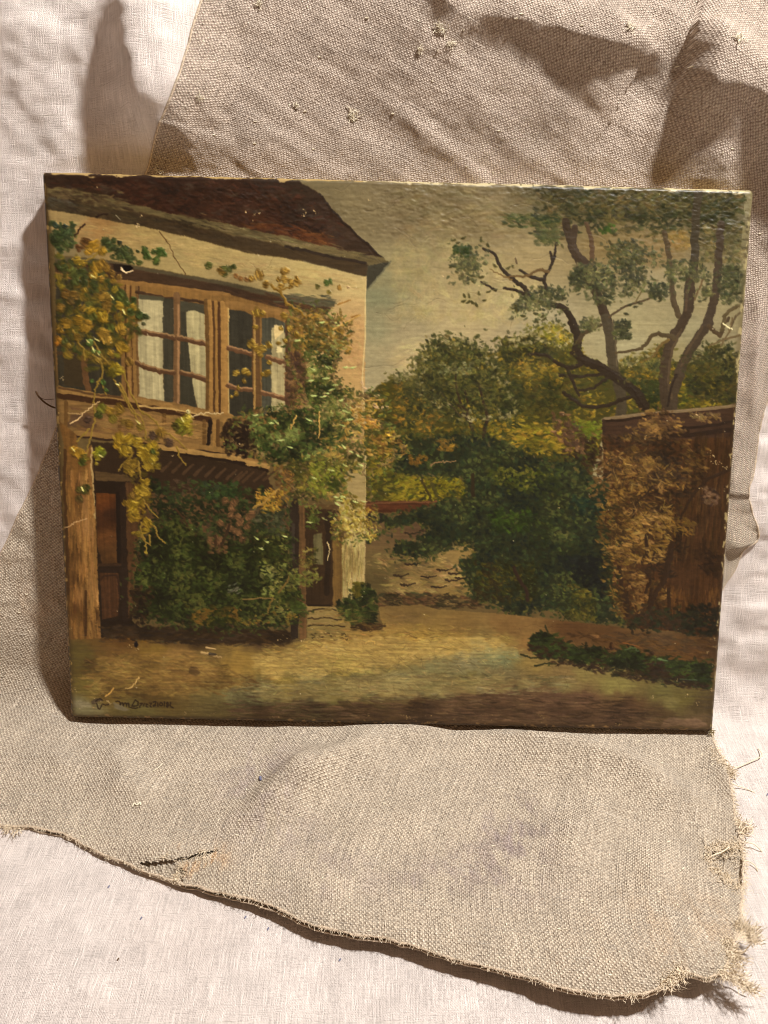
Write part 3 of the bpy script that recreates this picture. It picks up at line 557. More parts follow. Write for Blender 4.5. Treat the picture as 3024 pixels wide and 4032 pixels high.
dabs(T('H',960,400,1200,450,1200,720,940,780), 110, 8, 4, [(52,58,24),(96,88,24),(116,100,26)], 0, .5, .3)
dabs(T('H',100,900,280,900,280,1060,0,1050,0,900), 60, 9, 5, [(88,98,26),(104,110,36),(66,82,34)], 0, .5, .3)
dabs(T('K',0,160,600,170,640,330,380,385,0,385), 140, 9, 4, [(92,86,20),(120,108,24),(140,124,34)], -.3, .5, .35)
dabs(T('J',1200,100,1659,50,1659,480,1200,490), 130, 9, 4, [(84,82,24),(104,98,28),(62,66,26),(122,110,34)], -.2, .5, .3)
# round tree
DG = [(30,34,22),(38,42,26),(46,50,28),(58,62,34),(78,82,50)]
RT = T('G',210,400,320,220,420,185,600,200,760,250,850,360,960,460,1000,600,1100,800,980,900,560,900,420,800,200,680,190,520)
dabs(RT, 520, 8, 4.2, [(36,40,24),(44,48,26),(54,56,28),(64,66,34),(84,84,48)], .2, .8, .35)
dabs(T('G',380,400,680,390,700,500,400,480), 26, 8, 4, [(120,118,84),(88,92,62)], 0, .6, .4)
dabs(T('G',60,560,180,520,300,650,400,860,240,1040,0,1040), 120, 8, 4, [(40,44,26),(60,60,32),(78,72,34)], .3, .8, .3)
dabs(T('G',950,200,1100,170,1250,190,1400,300,1380,420,1100,340,980,420), 140, 8, 4, [(38,40,22),(54,52,26),(74,66,30)], .3, .8, .35)
dabs(T('G',1180,560,1500,560,1640,760,1400,860,1200,800), 130, 9, 4, [(38,42,20),(52,52,24),(70,64,28)], .2, .7, .3)
dabs(T('G',880,560,1080,560,1150,800,950,860,700,800), 100, 10, 4, [(40,46,24),(56,58,28),(90,80,34)], .4, .6, .3)
for w, c in ((0, (52,40,30)),):
    line(T('G',540,490,560,680,640,840,680,960,705,1080), 3, c, 8, .3); line(T('G',740,570,780,720,815,860,790,980,785,1100), 4, c, 10, .3)
    line(T('G',560,760,640,880,670,900), 3, c, 6, .2); line(T('G',620,640,645,740), 4, c, 3, .2); line(T('G',400,640,560,830,650,880), 2, (60,52,38), 4)
SKY = [(140,130,96),(150,140,104),(134,124,92)]; YG = [(104,98,46),(122,110,52),(92,88,42)]
edge_break(RT[:14], 420, [(50,54,30),(66,68,36),(80,80,44)], SKY, 9, 5, 2.6); dabs(RT, 260, 7, 3, [(92,90,48),(112,104,54),(78,80,44)], .2, 1, .3, .45); dabs(RT, 160, 6, 3, [(34,38,24),(44,48,28)], .2, 1, .3, .6)
edge_break(T('G',180,520,60,560,0,540,0,520,200,420), 80, [(78,76,38),(96,90,44)], SKY, 8); edge_break(T('G',950,200,1100,165,1280,100,1400,70,1560,200,1500,260,1300,200,1000,260), 260, [(84,84,38),(104,98,42),(60,62,32)], SKY, 9)
edge_break(T('H',380,430,560,360,700,300,860,200,860,380,700,420), 160, [(84,78,34),(104,94,40),(60,62,34)], SKY, 9); edge_break(T('H',980,400,1200,250,1330,230,1420,320,1300,380), 160, [(50,54,32),(70,70,38)], SKY, 9)
# right dark tree mass
dabs(T('H',1000,480,1180,300,1330,240,1430,330,1440,740,1100,720), 260, 8, 4, [(30,34,22),(40,42,24),(52,50,28),(72,64,30)], .1, .6, .3)
dabs(T('H',560,560,760,540,790,760,620,700), 80, 7, 4, [(34,42,24),(48,54,26)], .2, .6, .3)
dabs(T('H',660,390,800,370,790,460,680,450), 30, 7, 4, [(52,58,36),(66,70,40)], .2, .6, .3)
# dark band of foliage in the crown along the top
TOPB = T('C',1180,300,1330,240,1659,200,'D',0,100,1480,130,1490,560,1330,560,1200,560,1050,480,700,500,480,500,0,400,'C',1500,460,1300,560)
dabs(T('C',1200,90,1659,90,'D',0,90,1500,130,1470,330,0,360), 900, 9, 3.5, [(40,40,24),(52,50,28),(64,60,36),(84,76,48)], 0, .5, .5, .75)
dabs(TOPB, 420, 10, 4.5, [(42,46,26),(54,56,32),(72,68,40),(88,78,46)], .1, .6, .5, .8)
dabs(T('C',950,330,1250,310,1450,360,1420,430,1000,400), 60, 10, 3.5, [(62,72,42),(80,82,48),(44,56,32)], .1, .3, .6)
dabs(T('C',1230,420,1450,400,1440,580,1300,580), 50, 9, 4, [(62,68,42),(78,80,48)], .4, .6, .3, .7)
dabs(T('D',250,400,400,400,380,480,290,490), 12, 6, 5, [(46,70,24),(60,78,34)], .4, .6, .4)
dabs(T('D',860,480,1040,450,1040,640,900,640), 60, 9, 4, [(104,86,48),(122,100,56)], .2, .5, .2, .5)
dabs(T('D',1120,400,1480,380,1500,740,1130,720), 170, 9, 4, [(74,70,44),(92,84,54),(108,96,62)], .2, .6, .5, .75)
dabs(T('D',300,560,560,540,660,700,760,700,600,740,460,780,330,640), 90, 8, 4, [(50,52,30),(66,64,36)], .6, .5, .4)
# big tree trunks (drawn first, foliage clumps over)
TR=(58,46,35); TDK=(46,37,29); TLT=(92,76,58)
line(T('C',1500,380,1530,500,1580,640,1640,760,'D',100,830,200,950,250,1060,300,1200,330,1320), 20, TR, 26, .3)
line(T('H',300,0,340,150,350,300,370,430,420,600,440,700,430,860), 26, (66,58,46), 30, .3); line(T('H',370,20,385,200,400,420), 3, (86,76,60), 3)
line(T('D',30,430,20,600,110,720,190,790), 16, (64,51,40), 19, .3); line(T('D',130,390,180,560,180,700), 8, (84,64,48), 11, .3)
line(T('C',780,610,880,660,930,770,1030,870,1140,950,1200,1040,1380,1100,1480,1130,1540,1200,1590,1320), 4, TDK, 17, .4)
line(T('H',0,40,40,120,60,210,50,290,110,370,240,420,340,490,450,560,560,650,640,770), 17, TDK, 30, .4)
line(T('H',110,370,300,440,480,560,650,790), 3, (44,34,28), 4, .3)
line(T('C',1420,560,1400,680,1350,800,1310,880,1340,980), 4, TDK, 8, .3); line(T('C',1365,640,1390,720), 4, TDK, 5, .2)
line(T('C',1100,800,1180,850,1300,880), 4, TDK, 8, .3); line(T('C',1000,860,1150,850,1260,800,1350,810), 3, (92,72,46), 6, .3)
line(T('C',760,900,850,950,890,980), 3, TDK, 4, .3); line(T('C',960,955,1030,965,1130,1000,1190,1030), 4, TDK, 7, .3); line(T('C',840,790,950,850,1030,880),2,(110,88,56),3)
line(T('C',1060,700,1075,740), 3, (90,74,56), 3)
line(T('H',60,210,120,130,260,60), 12, (66,54,38), 6, .3); line(T('D',330,1210,470,1120,700,1040,780,1020), 4, (74,60,44), 3, .3); line(T('D',560,1080,640,940), 3, (96,84,54), 2)
line(T('H',0,435,80,400,150,370), 10, TDK, 8, .2); line(T('H',0,300,40,330,110,370), 6, TDK, 9,.2)
line(T('G',1180,320,1330,330,1480,420,1600,420), 6, TDK, 7, .2); line(T('G',1450,500,1560,510,1659,510),6,TDK,6,.2); line(T('G',1510,430,1580,600,1620,680), 7, TDK, 4, .2)
line(T('H',70,630,180,620,260,560,330,510), 4, TDK, 6, .2); line(T('G',1480,650,'H',0,700,120,770,280,770,420,720,540,680), 7, TDK, 8, .3); line(T('H',0,510,200,500,330,480), 5, TDK, 5)
# right pair of trunks
line(T('D',810,470,850,650,870,850,900,1080,940,1200), 11, (74,62,46), 14, .3)
line(T('D',1110,100,1080,400,1070,800,1020,950,1010,1150,940,1320), 22, (60,53,42), 20, .3)
line(T('D',1040,870,1040,1080,1000,1200,940,1320,'H',900,150,850,280,820,420,815,600,840,790), 22, (62,50,40), 32, .4)
line(T('D',1300,400,1290,650,1270,900,1240,1080,1190,1250,'H',1190,60,1060,250,980,400,930,540,890,660,880,790), 18, (64,53,43), 32, .4)
line(T('H',960,100,880,300,850,560,880,700), 5, (78,64,50), 4); line(T('H',1140,80,1000,320,960,420), 5, (76,62,48), 4); line(T('D',1010,980,1000,1150), 5, (76,60,48), 4)
line(T('H',840,770,890,560,920,500),4,(44,34,28),4)
line(T('H',390,305,560,280,650,230,720,150,860,155,900,180), 4, (74,62,44), 11, .3); line(T('H',850,190,760,260,730,320,640,370), 6, (98,80,46), 3, .3)
line(T('D',1160,870,1120,960,1080,1060), 4, (98,80,56), 3); line(T('H',1200,70,1260,130,1300,150,1330,60,1370,0), 9, (72,58,42), 5, .3)
line(T('D',1310,1320,1340,1200,1400,1140,1490,1110), 8, (84,72,50), 7, .3); line(T('D',1380,1320,1420,1220,1480,1160), 4, (86,72,54), 4); line(T('H',1210,240,1330,190,1480,140), 3, (100,84,60), 4)
line(T('H',1300,240,1370,120,1400,0), 3, (100,84,60), 3)
# foliage clumps on the big tree
CL = [(46,50,34),(58,60,40),(70,72,46),(92,90,58)]
for poly_, n in ((T('D',0,760,200,740,380,800,420,900,380,1050,250,1080,100,960,0,920), 190), (T('D',430,760,600,720,650,900,560,1040,420,1000,440,860), 110), (T('C',1520,880,1659,780,1659,980,1560,940), 50),
        (T('D',680,950,780,910,870,940,850,1000,760,1050,700,1000), 50), (T('D',830,760,960,700,1160,760,1220,860,1060,900,860,880), 90), (T('D',1300,760,1500,760,1500,1060,1340,1080,1310,960), 130),
        (T('C',1050,1080,1200,1000,1300,950,1450,950,1520,1040,1380,1080,1330,1140,1180,1150,1070,1150), 150), (T('C',520,600,680,590,740,720,760,770,700,830,640,860,560,800), 100),
        (T('H',80,0,260,0,200,130,110,110), 60), (T('H',370,70,480,20,530,80,520,190,400,190), 70), (T('D',200,1040,330,1040,340,1100,240,1080), 20), (T('D',1140,950,1230,960,1220,1010,1150,1020), 20)):
    dabs(poly_, n, 6.5, 3.8, CL, .2, .9, .5)
dabs(T('C',530,590,640,590,650,660,540,680), 26, 6, 4, [(38,54,22),(50,66,30)], .3, .9, .6)
for (x, y) in ((740,1000),(830,985),(615,1020),(655,1018),(610,1070),(650,1080),(690,1085),(720,1100),(790,1065),(885,970),(1030,1130),(1070,1150),(1130,1200),(1240,1180),(1300,1200),(1245,1240),(1310,1230),(1060,1110),(500,770),(530,760),(550,820),(700,850),(740,850),(770,860),(690,890),(520,540),(560,560),(610,520),(760,530),(820,580),(880,760),(1000,780),(1040,770),(1420,570),(1470,590)):
    p = T('C', x, y)[0]; dab(p[0], p[1], 6, 3, rng.uniform(-1, 1.5), np.array((66,62,32))/255, .8)
for (x, y) in ((480,1010),(520,1100),(560,1120),(600,1090),(480,1180),(560,900),(620,880),(680,910),(720,880),(500,960),(780,1040),(770,1070),(1190,890),(1200,920),(1170,1050),(950,830),(1010,840),(880,900),(1400,960),(1440,1000),(480,730),(540,860),(620,780)):
    p = T('D', x, y)[0]; dab(p[0], p[1], 6, 3, rng.uniform(-1, 1.5), np.array((54,54,34))/255, .9)
dabs(T('D',150,770,330,770,380,860,200,880), 30, 7, 2, [(118,112,72),(100,98,62)], -.3, .4, .7)
for q_ in (('D',0,700,420,700,480,1100,60,1100),('D',620,700,1240,700,1240,1060,620,1060),('D',1230,700,1500,700,1500,1100,1300,1100),('C',1020,920,1540,920,1540,1250,1020,1250),('D',220,540,900,540,760,760,400,800),('C',480,540,780,540,820,920,520,920)):
    dabs(T(*q_), 60, 6, 3.4, [(56,60,40),(72,74,48),(92,90,60),(64,66,42)], .2, 1., .5, .75, edge=16.)
for q_ in (('G',200,180,1000,180,1000,700,200,700),('G',900,140,1650,140,1650,560,1000,560),('G',0,480,240,480,240,760,0,760),('H',420,340,800,340,800,560,420,560),('H',980,280,1430,280,1430,500,980,500)):
    dabs(T(*q_), 90, 6, 3, [(50,54,30),(66,68,36),(86,82,42),(104,96,52)], .2, 1., .35, .5, edge=12.)
# ---- wall on the right with its coping and brown shrubs
poly(T('H',280,890,900,820,1450,760,1430,1340,'L',1500,0,1440,900,'Q',1400,420,600,330,'L',400,1000,'H',280,1060), (76,42,24), var=14, streak='v')
dabs(T('L',150,1100,450,1000,500,1327,150,1327), 60, 8, 4, [(40,42,24),(60,56,28)], .4, .7, .4)
poly(T('H',278,890,420,850,900,800,1440,755,1420,1040,1100,1060,400,1070,285,1030), (66,42,32), var=10, streak='h')
line(T('H',290,885,480,860,700,835,950,805,1200,785,1440,765), 8, (116,98,76), 6, .3, curve=False); line(T('H',300,900,480,890,700,850,900,840), 5, (48,30,22), 4)
line(T('H',950,960,1150,950,1420,900), 5, (44,28,22), 5); line(T('H',400,1050,1000,1020,1400,980), 8, (46,30,24), 12); line(T('H',285,900,285,1030),7,(58,38,30),5)
dabs(T('H',1100,1060,1420,1030,'L',1500,0,1440,900,1000,900,1000,400), 200, 26, 3, [(54,32,19),(68,42,24),(82,52,29),(48,28,18)], 1.57, .06, .12, .6)
dabs(T('Q',700,0,1400,0,1390,300,980,180,650,200), 120, 20, 3, [(74,40,20),(96,56,28),(110,66,34)], 1.57, .08, .12, .6)
BR = [(40,28,20),(54,38,26),(74,52,30),(98,70,36),(126,94,54)]
BS = T('H',0,1060,160,1060,300,1080,700,860,800,900,1000,1000,1100,1130,1180,1180,'L',1300,60,1200,300,1080,380,1100,600,1120,720,1150,800,1000,900,960,1200,'Q',900,200,600,260,'L',460,1250,380,900,420,700,380,500,320,300,20,240,20,0)
dabs(BS, 1150, 9, 3.6, BR, .25, .6, .5)
dabs(T('L',380,300,950,380,1000,650,900,900,420,940,400,600), 420, 10, 3, [(60,42,24),(90,64,30),(114,84,38),(136,104,56)], .3, .5, .55)
dabs(T('L',20,180,350,170,380,290,200,320,50,260), 60, 8, 4, [(128,86,48),(154,110,66),(110,70,40)], .3, .6, .7)
dabs(T('L',0,320,150,340,150,410,60,420), 14, 7, 4, [(168,138,110),(142,112,90)], .3, .6, 1.)
dabs(T('L',440,0,1100,0,1100,260,500,330,440,150), 260, 8, 3.6, [(46,34,28),(64,46,32),(98,70,36),(120,88,44)], .2, .7, .5)
dabs(T('L',1250,250,1390,330,1380,420,1250,370), 26, 7, 4, [(56,36,30),(100,76,60)], .4, .6, .6); dabs(T('L',1200,820,1420,820,1420,1080,1300,1000), 60, 10, 4, [(44,26,16),(58,34,20)], .4, .5, .6)
dabs(T('L',860,540,1180,540,1180,680,1000,640), 40, 10, 3, [(128,92,36),(98,72,34)], .5, .5, .6)
dabs(T('H',600,860,800,780,980,900,1000,1000,700,1040), 70, 8, 4, [(110,80,46),(132,98,54),(90,62,40)], .4, .6, .7)
dabs(T('H',1030,830,1150,830,1300,860,1310,910,1060,900), 26, 7, 3.5, [(118,96,60),(96,72,42)], .4, .6, .6)
dabs(T('G',1380,980,1420,880,1470,820,1520,900,1600,980,1659,1050,1659,1200,1480,1080), 90, 7, 4, [(96,66,46),(130,92,66),(78,54,40)], .5, .6, .7)
for a_ in ((('L',1500,100,1300,190,1240,250,1170,330,1110,430,1060,540),8,4),(('L',990,760,970,900,920,1060,850,1180,800,1300),16,12),(('L',530,960,550,1120,600,1280,'Q',600,230),9,10),(('L',770,680,770,850),10,6),(('L',840,830,820,900),4,3),(('L',470,980,520,1060),3,4),(('L',760,1180,800,1060,760,1000),6,5),(('L',650,520,680,400,760,330,820,250),4,3),(('L',430,560,450,720),3,4),(('Q',960,0,965,170),8,8),(('Q',810,0,790,120),6,6)):
    line(T(*a_[0]), a_[1], (54,34,24), a_[2], .4)
# ---- garden wall, red coping
poly(T('J',1180,640,'K',280,560,'K',330,620,700,780,720,850,600,900,650,1100,700,1230,'O',800,120,'O',0,150,'N',1250,170,'J',1180,1327), (104,84,54), var=12, streak='h')
field(T('J',1185,650,1659,650,'K',300,600,200,760,640,760,720,840,600,900,640,1100,700,1230,'O',0,20,'J',1185,1300), S('K',100,680,(92,70,50), 200,650,(86,64,48), 400,850,(130,108,68), 600,830,(138,114,70), 100,950,(112,94,58), 350,950,(126,104,64), 100,1150,(122,104,66), 550,1180,(128,106,62), 300,1200,(120,98,60)) + S('J',1300,800,(98,78,54), 1400,1050,(96,84,52), 1300,1200,(84,72,46)))
dabs(T('J',1190,950,1659,950,'K',500,900,600,1100,640,1200,0,1200), 200, 15, 4, [(96,80,52),(118,98,62),(136,114,72),(148,124,80)], .15, .3, .35, .7)
for x, y in ((240,1040),(380,980),(330,1130),(540,1050),(230,640),(100,660),(450,1070),(0,1030),(100,930),(480,1010),(60,1110)):
    line(T('K', x, y, x+60, y+8, x+130, y+2-8), 4, (54,42,32), 2, .4)
poly(T('J',1190,500,'K',380,380,380,420,240,460,130,500,0,490,'J',1600,580,1190,600), (104,46,28), var=14, streak='h'); line(T('J',1195,525,1400,505,'K',380,385), 3, (124,70,46), 3, .3); dabs(T('K',590,400,660,400,650,460,600,450),5,5,4,[(122,54,38)],0,.4,.3)
poly(T('J',1195,600,1350,600,1400,650,1300,690,1195,650), (40,38,34), var=6)
dabs(T('K',0,1180,700,1220,'O',820,110,'O',600,170,0,140,'N',1260,150), 150, 10, 3, [(48,42,28),(70,50,34),(98,62,42),(52,54,36)], .1, .3, .5)
# ---- dark green shrub mass in the middle
DK = T('J',1450,60,'G',0,1060,300,1040,560,1020,950,1050,1000,1100,1200,1200,1400,1260,1600,1260,'L',400,300,330,420,430,700,440,900,470,1200,'Q',560,300,300,300,0,200,'O',1100,220,800,110,680,80,'K',680,1180,640,1100,580,920,720,850,680,770,500,770,380,860,200,880,0,840,0,730,'K',200,740,290,640,250,570,0,610,'J',1200,850,1400,750,1360,650,1500,600,'K',380,400,420,370,650,330,600,160,400,160,0,140)
poly(DK, (38,43,28), warp=9, soft=2, var=10)
dabs(DK, 1700, 7, 4, [(22,30,28),(28,37,29),(34,45,30),(44,56,34),(58,68,38),(74,80,42)], .2, .9, .35)
edge_break(DK, 800, [(34,42,28),(46,56,30),(60,68,34)], [(96,88,40),(84,72,40),(60,62,34),(98,84,56)], 9, 5, 2.6)
dabs(DK, 420, 10, 3.4, [(36,48,34),(50,62,38),(66,76,44),(30,46,38)], .5, 1., .3, .35)
dabs(T('K',820,100,1400,80,1450,260,1350,300,1050,330,900,200), 130, 7, 4, [(40,48,24),(64,70,26),(98,96,36)], .3, .7, .45)
dabs(T('K',830,470,1200,460,1240,560,1100,660,880,640), 90, 8, 4.5, [(34,48,22),(48,66,24),(68,86,30)], .3, .7, .45)
dabs(T('K',1150,520,1400,520,1380,800,1200,780), 60, 7, 4, [(36,46,26),(54,62,30)], .3, .7, .4)
dabs(T('K',700,900,1250,930,1250,1250,720,1260), 220, 8, 3.5, [(34,36,16),(50,50,20),(72,66,24),(44,38,22)], .4, .7, .4)
dabs(T('L',0,1100,200,1120,330,1250,'Q',330,260,0,300,'O',1450,250,'O',1600,50), 130, 7, 3.5, [(44,46,22),(70,66,28),(96,88,34)], .4, .7, .5)
dabs(T('L',100,330,400,330,420,500,200,560), 50, 8, 5, [(20,36,32),(30,48,36)], .3, .7, .4); dabs(T('L',0,850,400,900,430,1250,200,1100), 110, 9, 5, [(20,24,26),(26,32,32)], .3, .7, .3)
dabs(T('L',330,420,470,400,520,900,560,1250,'Q',620,240,480,240,'L',430,1250,380,900), 130, 9, 3.4, [(64,46,24),(104,74,34),(124,92,44),(40,38,22)], .3, .6, .6)
dabs(T('L',230,180,420,200,430,420,260,420), 30, 8, 4, [(110,78,44),(30,42,28),(88,64,36)], .3, .6, .6)
dabs(T('G',100,1200,290,1200,280,1290,130,1290), 18, 7, 4, [(130,86,30),(110,76,32)], .3, .7, .5); dabs(T('G',380,1080,550,1060,520,1150,420,1160), 22, 7, 4, [(130,96,32),(100,78,34)], .3, .7, .5)
dabs(T('L',440,0,1000,0,1000,900,440,900), 130, 11, 2.2, [(126,98,52),(146,118,70),(52,38,28)], .5, .9, .5, .6)
line(T('K',320,75,360,50,430,40,540,30), 2.5, (128,100,72), 2, .5); line(T('K',1050,960,1090,1060,1150,1150,1170,1250), 7, (50,34,28), 7, .4)
line(T('K',240,190,280,270,330,380), 5, (62,54,26), 4, .3); line(T('K',330,230,370,320,420,370), 7, (70,66,32), 4, .3); line(T('K',690,150,690,330), 8, (46,38,26), 9, .2)
# ---- roof, gutter, eaves
field(T('S',100,600,'B',710,130,900,250,1050,430,1220,600,1450,805,1000,715,700,640,200,535,'A',1640,500,1200,430,850,350,600,270,300,200,80,190),
      S('A',150,130,(54,34,26), 300,110,(48,26,20), 600,150,(54,22,14), 500,230,(52,32,22), 900,200,(66,24,14), 1200,300,(68,28,18), 1400,160,(56,28,20), 1000,120,(46,24,20), 1500,400,(70,34,24))
      + S('B',200,250,(62,26,16), 500,200,(46,30,24), 700,200,(50,36,28), 500,400,(68,32,20), 750,430,(44,32,28), 400,520,(78,34,18), 650,590,(98,40,22), 900,650,(100,46,24), 900,500,(62,36,28), 1100,600,(58,42,34), 1250,720,(56,38,28)), streak='h', var=12)
dabs(T('A',80,110,1659,150,'B',650,160,950,400,1100,620,800,640,0,480,'A',900,330,100,170), 620, 11, 3, [(36,18,14),(52,26,18),(70,30,20),(84,40,28),(58,46,40)], .05, .35, .45, .55)
dabs(T('B',250,530,600,600,1000,690,900,600,500,500), 50, 13, 3, [(104,44,22),(124,62,30)], .15, .15, .3, .6)
line(T('B',900,250,1050,430,1220,600,1450,805), 3.5, (44,32,26), 4, .3)
poly(T('A',80,190,300,210,600,265,850,345,1200,425,1640,505,'B',200,535,700,640,1000,715,1450,800,1520,830,1400,865,1330,860,1000,780,600,690,200,600,'A',1500,570,1200,480,800,390,500,370,300,320,80,280), (94,82,56), var=12, streak='h')
dabs(T('A',900,380,1659,530,'B',600,660,1400,820,1380,850,600,680,0,580,'A',1200,470), 160, 20, 2.2, [(70,62,44),(104,94,66),(120,108,78)], .21, .06, .3, .6)
dabs(T('A',90,200,800,330,820,380,300,310,90,270), 70, 12, 3, [(60,46,32),(84,70,48)], .18, .2, .35, .7)
poly(T('A',80,280,300,310,500,370,800,395,1200,480,1659,600,'B',200,610,600,700,1000,785,1330,862,1320,970,1150,925,900,865,600,800,300,760,0,680,'A',1500,668,1200,598,900,535,700,494,450,440,250,410,80,380), (60,47,32), var=9, streak='h', soft=3)
poly(T('A',80,285,200,290,420,350,500,400,300,405,80,385), (72,68,62), soft=3, var=6)
dabs(T('A',800,410,1300,510,'B',200,660,0,620,'A',1200,520,800,450), 60, 16, 3, [(42,32,22),(50,40,28)], .18, .1, .2, .6); line(T('B',600,700,800,745,1000,790,1300,850), 5, (44,34,28), 5)
dabs(T('A',80,300,300,320,500,380,900,470,900,540,500,450,300,420,80,395), 90, 16, 4, [(56,46,34),(66,56,42),(46,36,26)], .2, .15, .25, .6)
dabs(T('A',300,330,900,440,880,500,480,440), 50, 18, 3, [(52,40,28),(64,52,36)], .2, .1, .25, .6)
# ---- plaster wall under the eaves and beside the windows
field(T('A',80,385,250,410,450,445,700,495,900,525,1200,600,1500,670,'B',0,690,300,765,600,805,900,870,1150,930,1310,970,'B',1300,1100,'F',1290,1300,'J',1190,500,1175,1250,'N',1000,200,'J',970,600,'F',800,1000,'F',700,200,'B',1040,1200,500,1120,0,1010,'A',1300,950,900,880,600,820,150,780),
      S('A',300,450,(143,122,84), 500,520,(145,111,70), 900,600,(145,124,82), 1400,700,(158,138,94), 200,740,(116,102,75), 1200,820,(148,131,91)) + S('B',200,780,(162,142,98), 400,900,(165,146,103), 800,950,(169,151,105), 1200,1050,(175,155,112), 1150,1250,(173,146,105), 200,980,(139,122,87), 900,1100,(152,135,96))
      + S('F',1150,150,(179,144,101), 1150,400,(175,140,98), 1200,650,(171,140,96), 1250,900,(165,138,94), 1000,1200,(133,105,70)) + S('J',1150,300,(154,135,94), 1100,900,(165,149,103), 1000,1100,(152,135,89), 1120,1200,(171,157,112)), warp=1.2, var=6)
dabs(T('A',250,470,'A',1500,720,'B',600,880,1250,1000,1250,1090,600,1050,0,930,'A',1200,800,400,560), 420, 17, 2, [(150,128,88),(158,134,92),(164,142,98)], .12, .12, .12, .22)
dabs(T('F',1050,60,1280,60,1280,700,1150,600), 130, 9, 2.5, [(168,136,94),(158,126,84),(176,146,104)], .2, .5, .3, .3)
dabs(T('J',980,850,1180,800,1170,1300,'N',1060,100,960,200), 150, 20, 2.2, [(126,108,66),(150,130,84),(170,150,102)], 1.57, .06, .3, .6)
line(T('B',1308,965,1300,1100,'F',1290,300,1275,640,1290,900), 2.5, (190,168,124), 2, .5, curve=False); line(T('J',1190,100,1188,600,1180,1200), 2, (170,150,108), 2, .3, curve=False)
line(T('A',1050,575,1130,690,1200,830,1290,960), 1.6, (90,64,36), 1.4)
for q in ((1060,1210,1170,1170),(1180,1320,1250,1300)): line(T('B',*q), 3, (150,108,52), 2, .4)
poly(T('B',1325,870,1450,845,1520,838,1440,930,1310,1080,1308,970), (56,54,46), warp=1, var=8); line(T('B',1520,830,1440,930,1315,1085), 3, (104,102,84), 2)
# lintel
poly(T('A',140,790,600,825,900,885,1300,955,1659,1015,'B',600,1125,980,1165,1040,1185,1030,1225,950,1240,500,1150,0,1050,'A',1300,1010,900,940,600,900,150,860), (76,68,52), warp=1.5, var=9, streak='h', soft=2)
poly(T('A',140,850,640,850,900,915,1300,985,1659,1050,'B',300,1105,700,1190,1000,1240,960,1300,600,1250,0,1110,'A',1300,1070,900,1020,600,985,150,930), (66,44,32), warp=1.5, var=8, streak='h', soft=2)
dabs(T('B',600,1120,1030,1190,1000,1230,500,1150), 40, 16, 2.5, [(62,62,54),(84,80,64)], .14, .1, .3, .7); dabs(T('B',0,1080,500,1180,950,1290,900,1310,0,1140), 50, 18, 3, [(74,42,28),(92,56,36)], .16, .1, .2, .7)
poly(T('A',640,850,800,880,820,930,660,930), (36,26,22), warp=3)
# ---- window wall
poly(T('A',150,930,600,985,1300,1070,1659,1120,'B',500,1230,960,1300,'F',760,100,760,1000,100,1300,'E',1659,1250,400,1150,200,1050,'E',150,500), (126,90,50), var=8, streak='v', warp=1)
poly(T('A',150,980,640,1010,720,1080,'E',715,100,715,800,450,770,170,715,'E',150,100), (52,48,40), warp=2, var=10, streak='v')
poly(T('E',220,420,380,440,390,720,220,700), (58,48,34), warp=2, var=8); line(T('E',170,420,330,410,400,450,520,470,690,460), 7, (66,50,36), 5); line(T('E',390,440,400,600,430,750), 16, (104,66,42), 14, .2)
# stiles between left and middle windows
for x, w, c in ((720,16,(120,85,50)),(748,7,(84,46,26)),(772,12,(141,102,60)),(797,6,(88,50,30)),(820,14,(133,98,56)),(848,9,(108,78,48)),(866,6,(80,48,32))):
    line(T('A',x,1040,'E',x+4,100,x+10,400,x+20,830), w*.45, c, w*.45, .15, curve=False)
line(T('A',700,1010,1000,1040,1300,1085,1659,1130), 10, (135,96,54), 10, .2)
line(T('A',850,1100,1000,1135,1200,1160,1450,1195), 6, (70,44,30), 5, .3)
# panes: [left x top, right x] middle window
def P4(c, *a, **k): poly(T(*a), c, warp=.8, soft=1, **k)
P4((158,148,118),'A',868,1125,1090,1150,'E',1085,0,1080,600,1095,842,875,805,860,200, var=10, streak='v')
P4((56,54,46),'A',1085,1150,1185,1160,'E',1180,860,1090,840,1080,500,1078,0, var=10, streak='v')
P4((74,72,58),'A',868,1120,1090,1145,1085,1180,870,1160, var=5)
P4((54,52,44),'A',1225,1175,1450,1210,'E',1465,100,1290,200,1330,600,1380,900,1225,870,1220,0, var=9, streak='v')
P4((154,144,112),'E',1280,55,1350,40,1455,80,1470,915,1385,905,1340,700,1310,450,1285,200, var=10, streak='v')
P4((64,62,52),'A',1225,1180,1450,1215,'E',1455,70,1360,40,1280,50,1225,60, var=6)
line(T('A',1200,1130,'E',1202,200,1200,500,1200,880), 17, (108,77,52), 17, .5, curve=False); line(T('E',1216,0,1213,870), 4, (141,106,76), 4, .3, curve=False)
for q in (('E',835,215,950,245,1080,265,1180,290),('E',1225,290,1340,315,1470,340),('E',850,505,920,540,1050,575,1175,590),('E',1240,590,1340,615,1480,660)):
    line(T(*q), 11, (92,58,40), 10, .7); line(T(*q)+[0,-4], 3, (131,102,72), 3, .3)
line(T('E',870,815,1000,840,1180,870,1380,910,1470,930), 10, (124,91,54), 10, .3)
for x, w, c in ((1470,20,(100,69,38)),(1500,18,(145,106,60)),(1530,8,(88,52,30)),(1556,18,(147,107,58)),(1585,9,(82,46,26)),(1615,22,(153,114,66)),(1655,10,(129,92,50))):
    line(T('A',x-15,1200-(1659-x)*.12,'E',x,200,x,600,x-2,935), w*.47, c, w*.47, .25, curve=False)
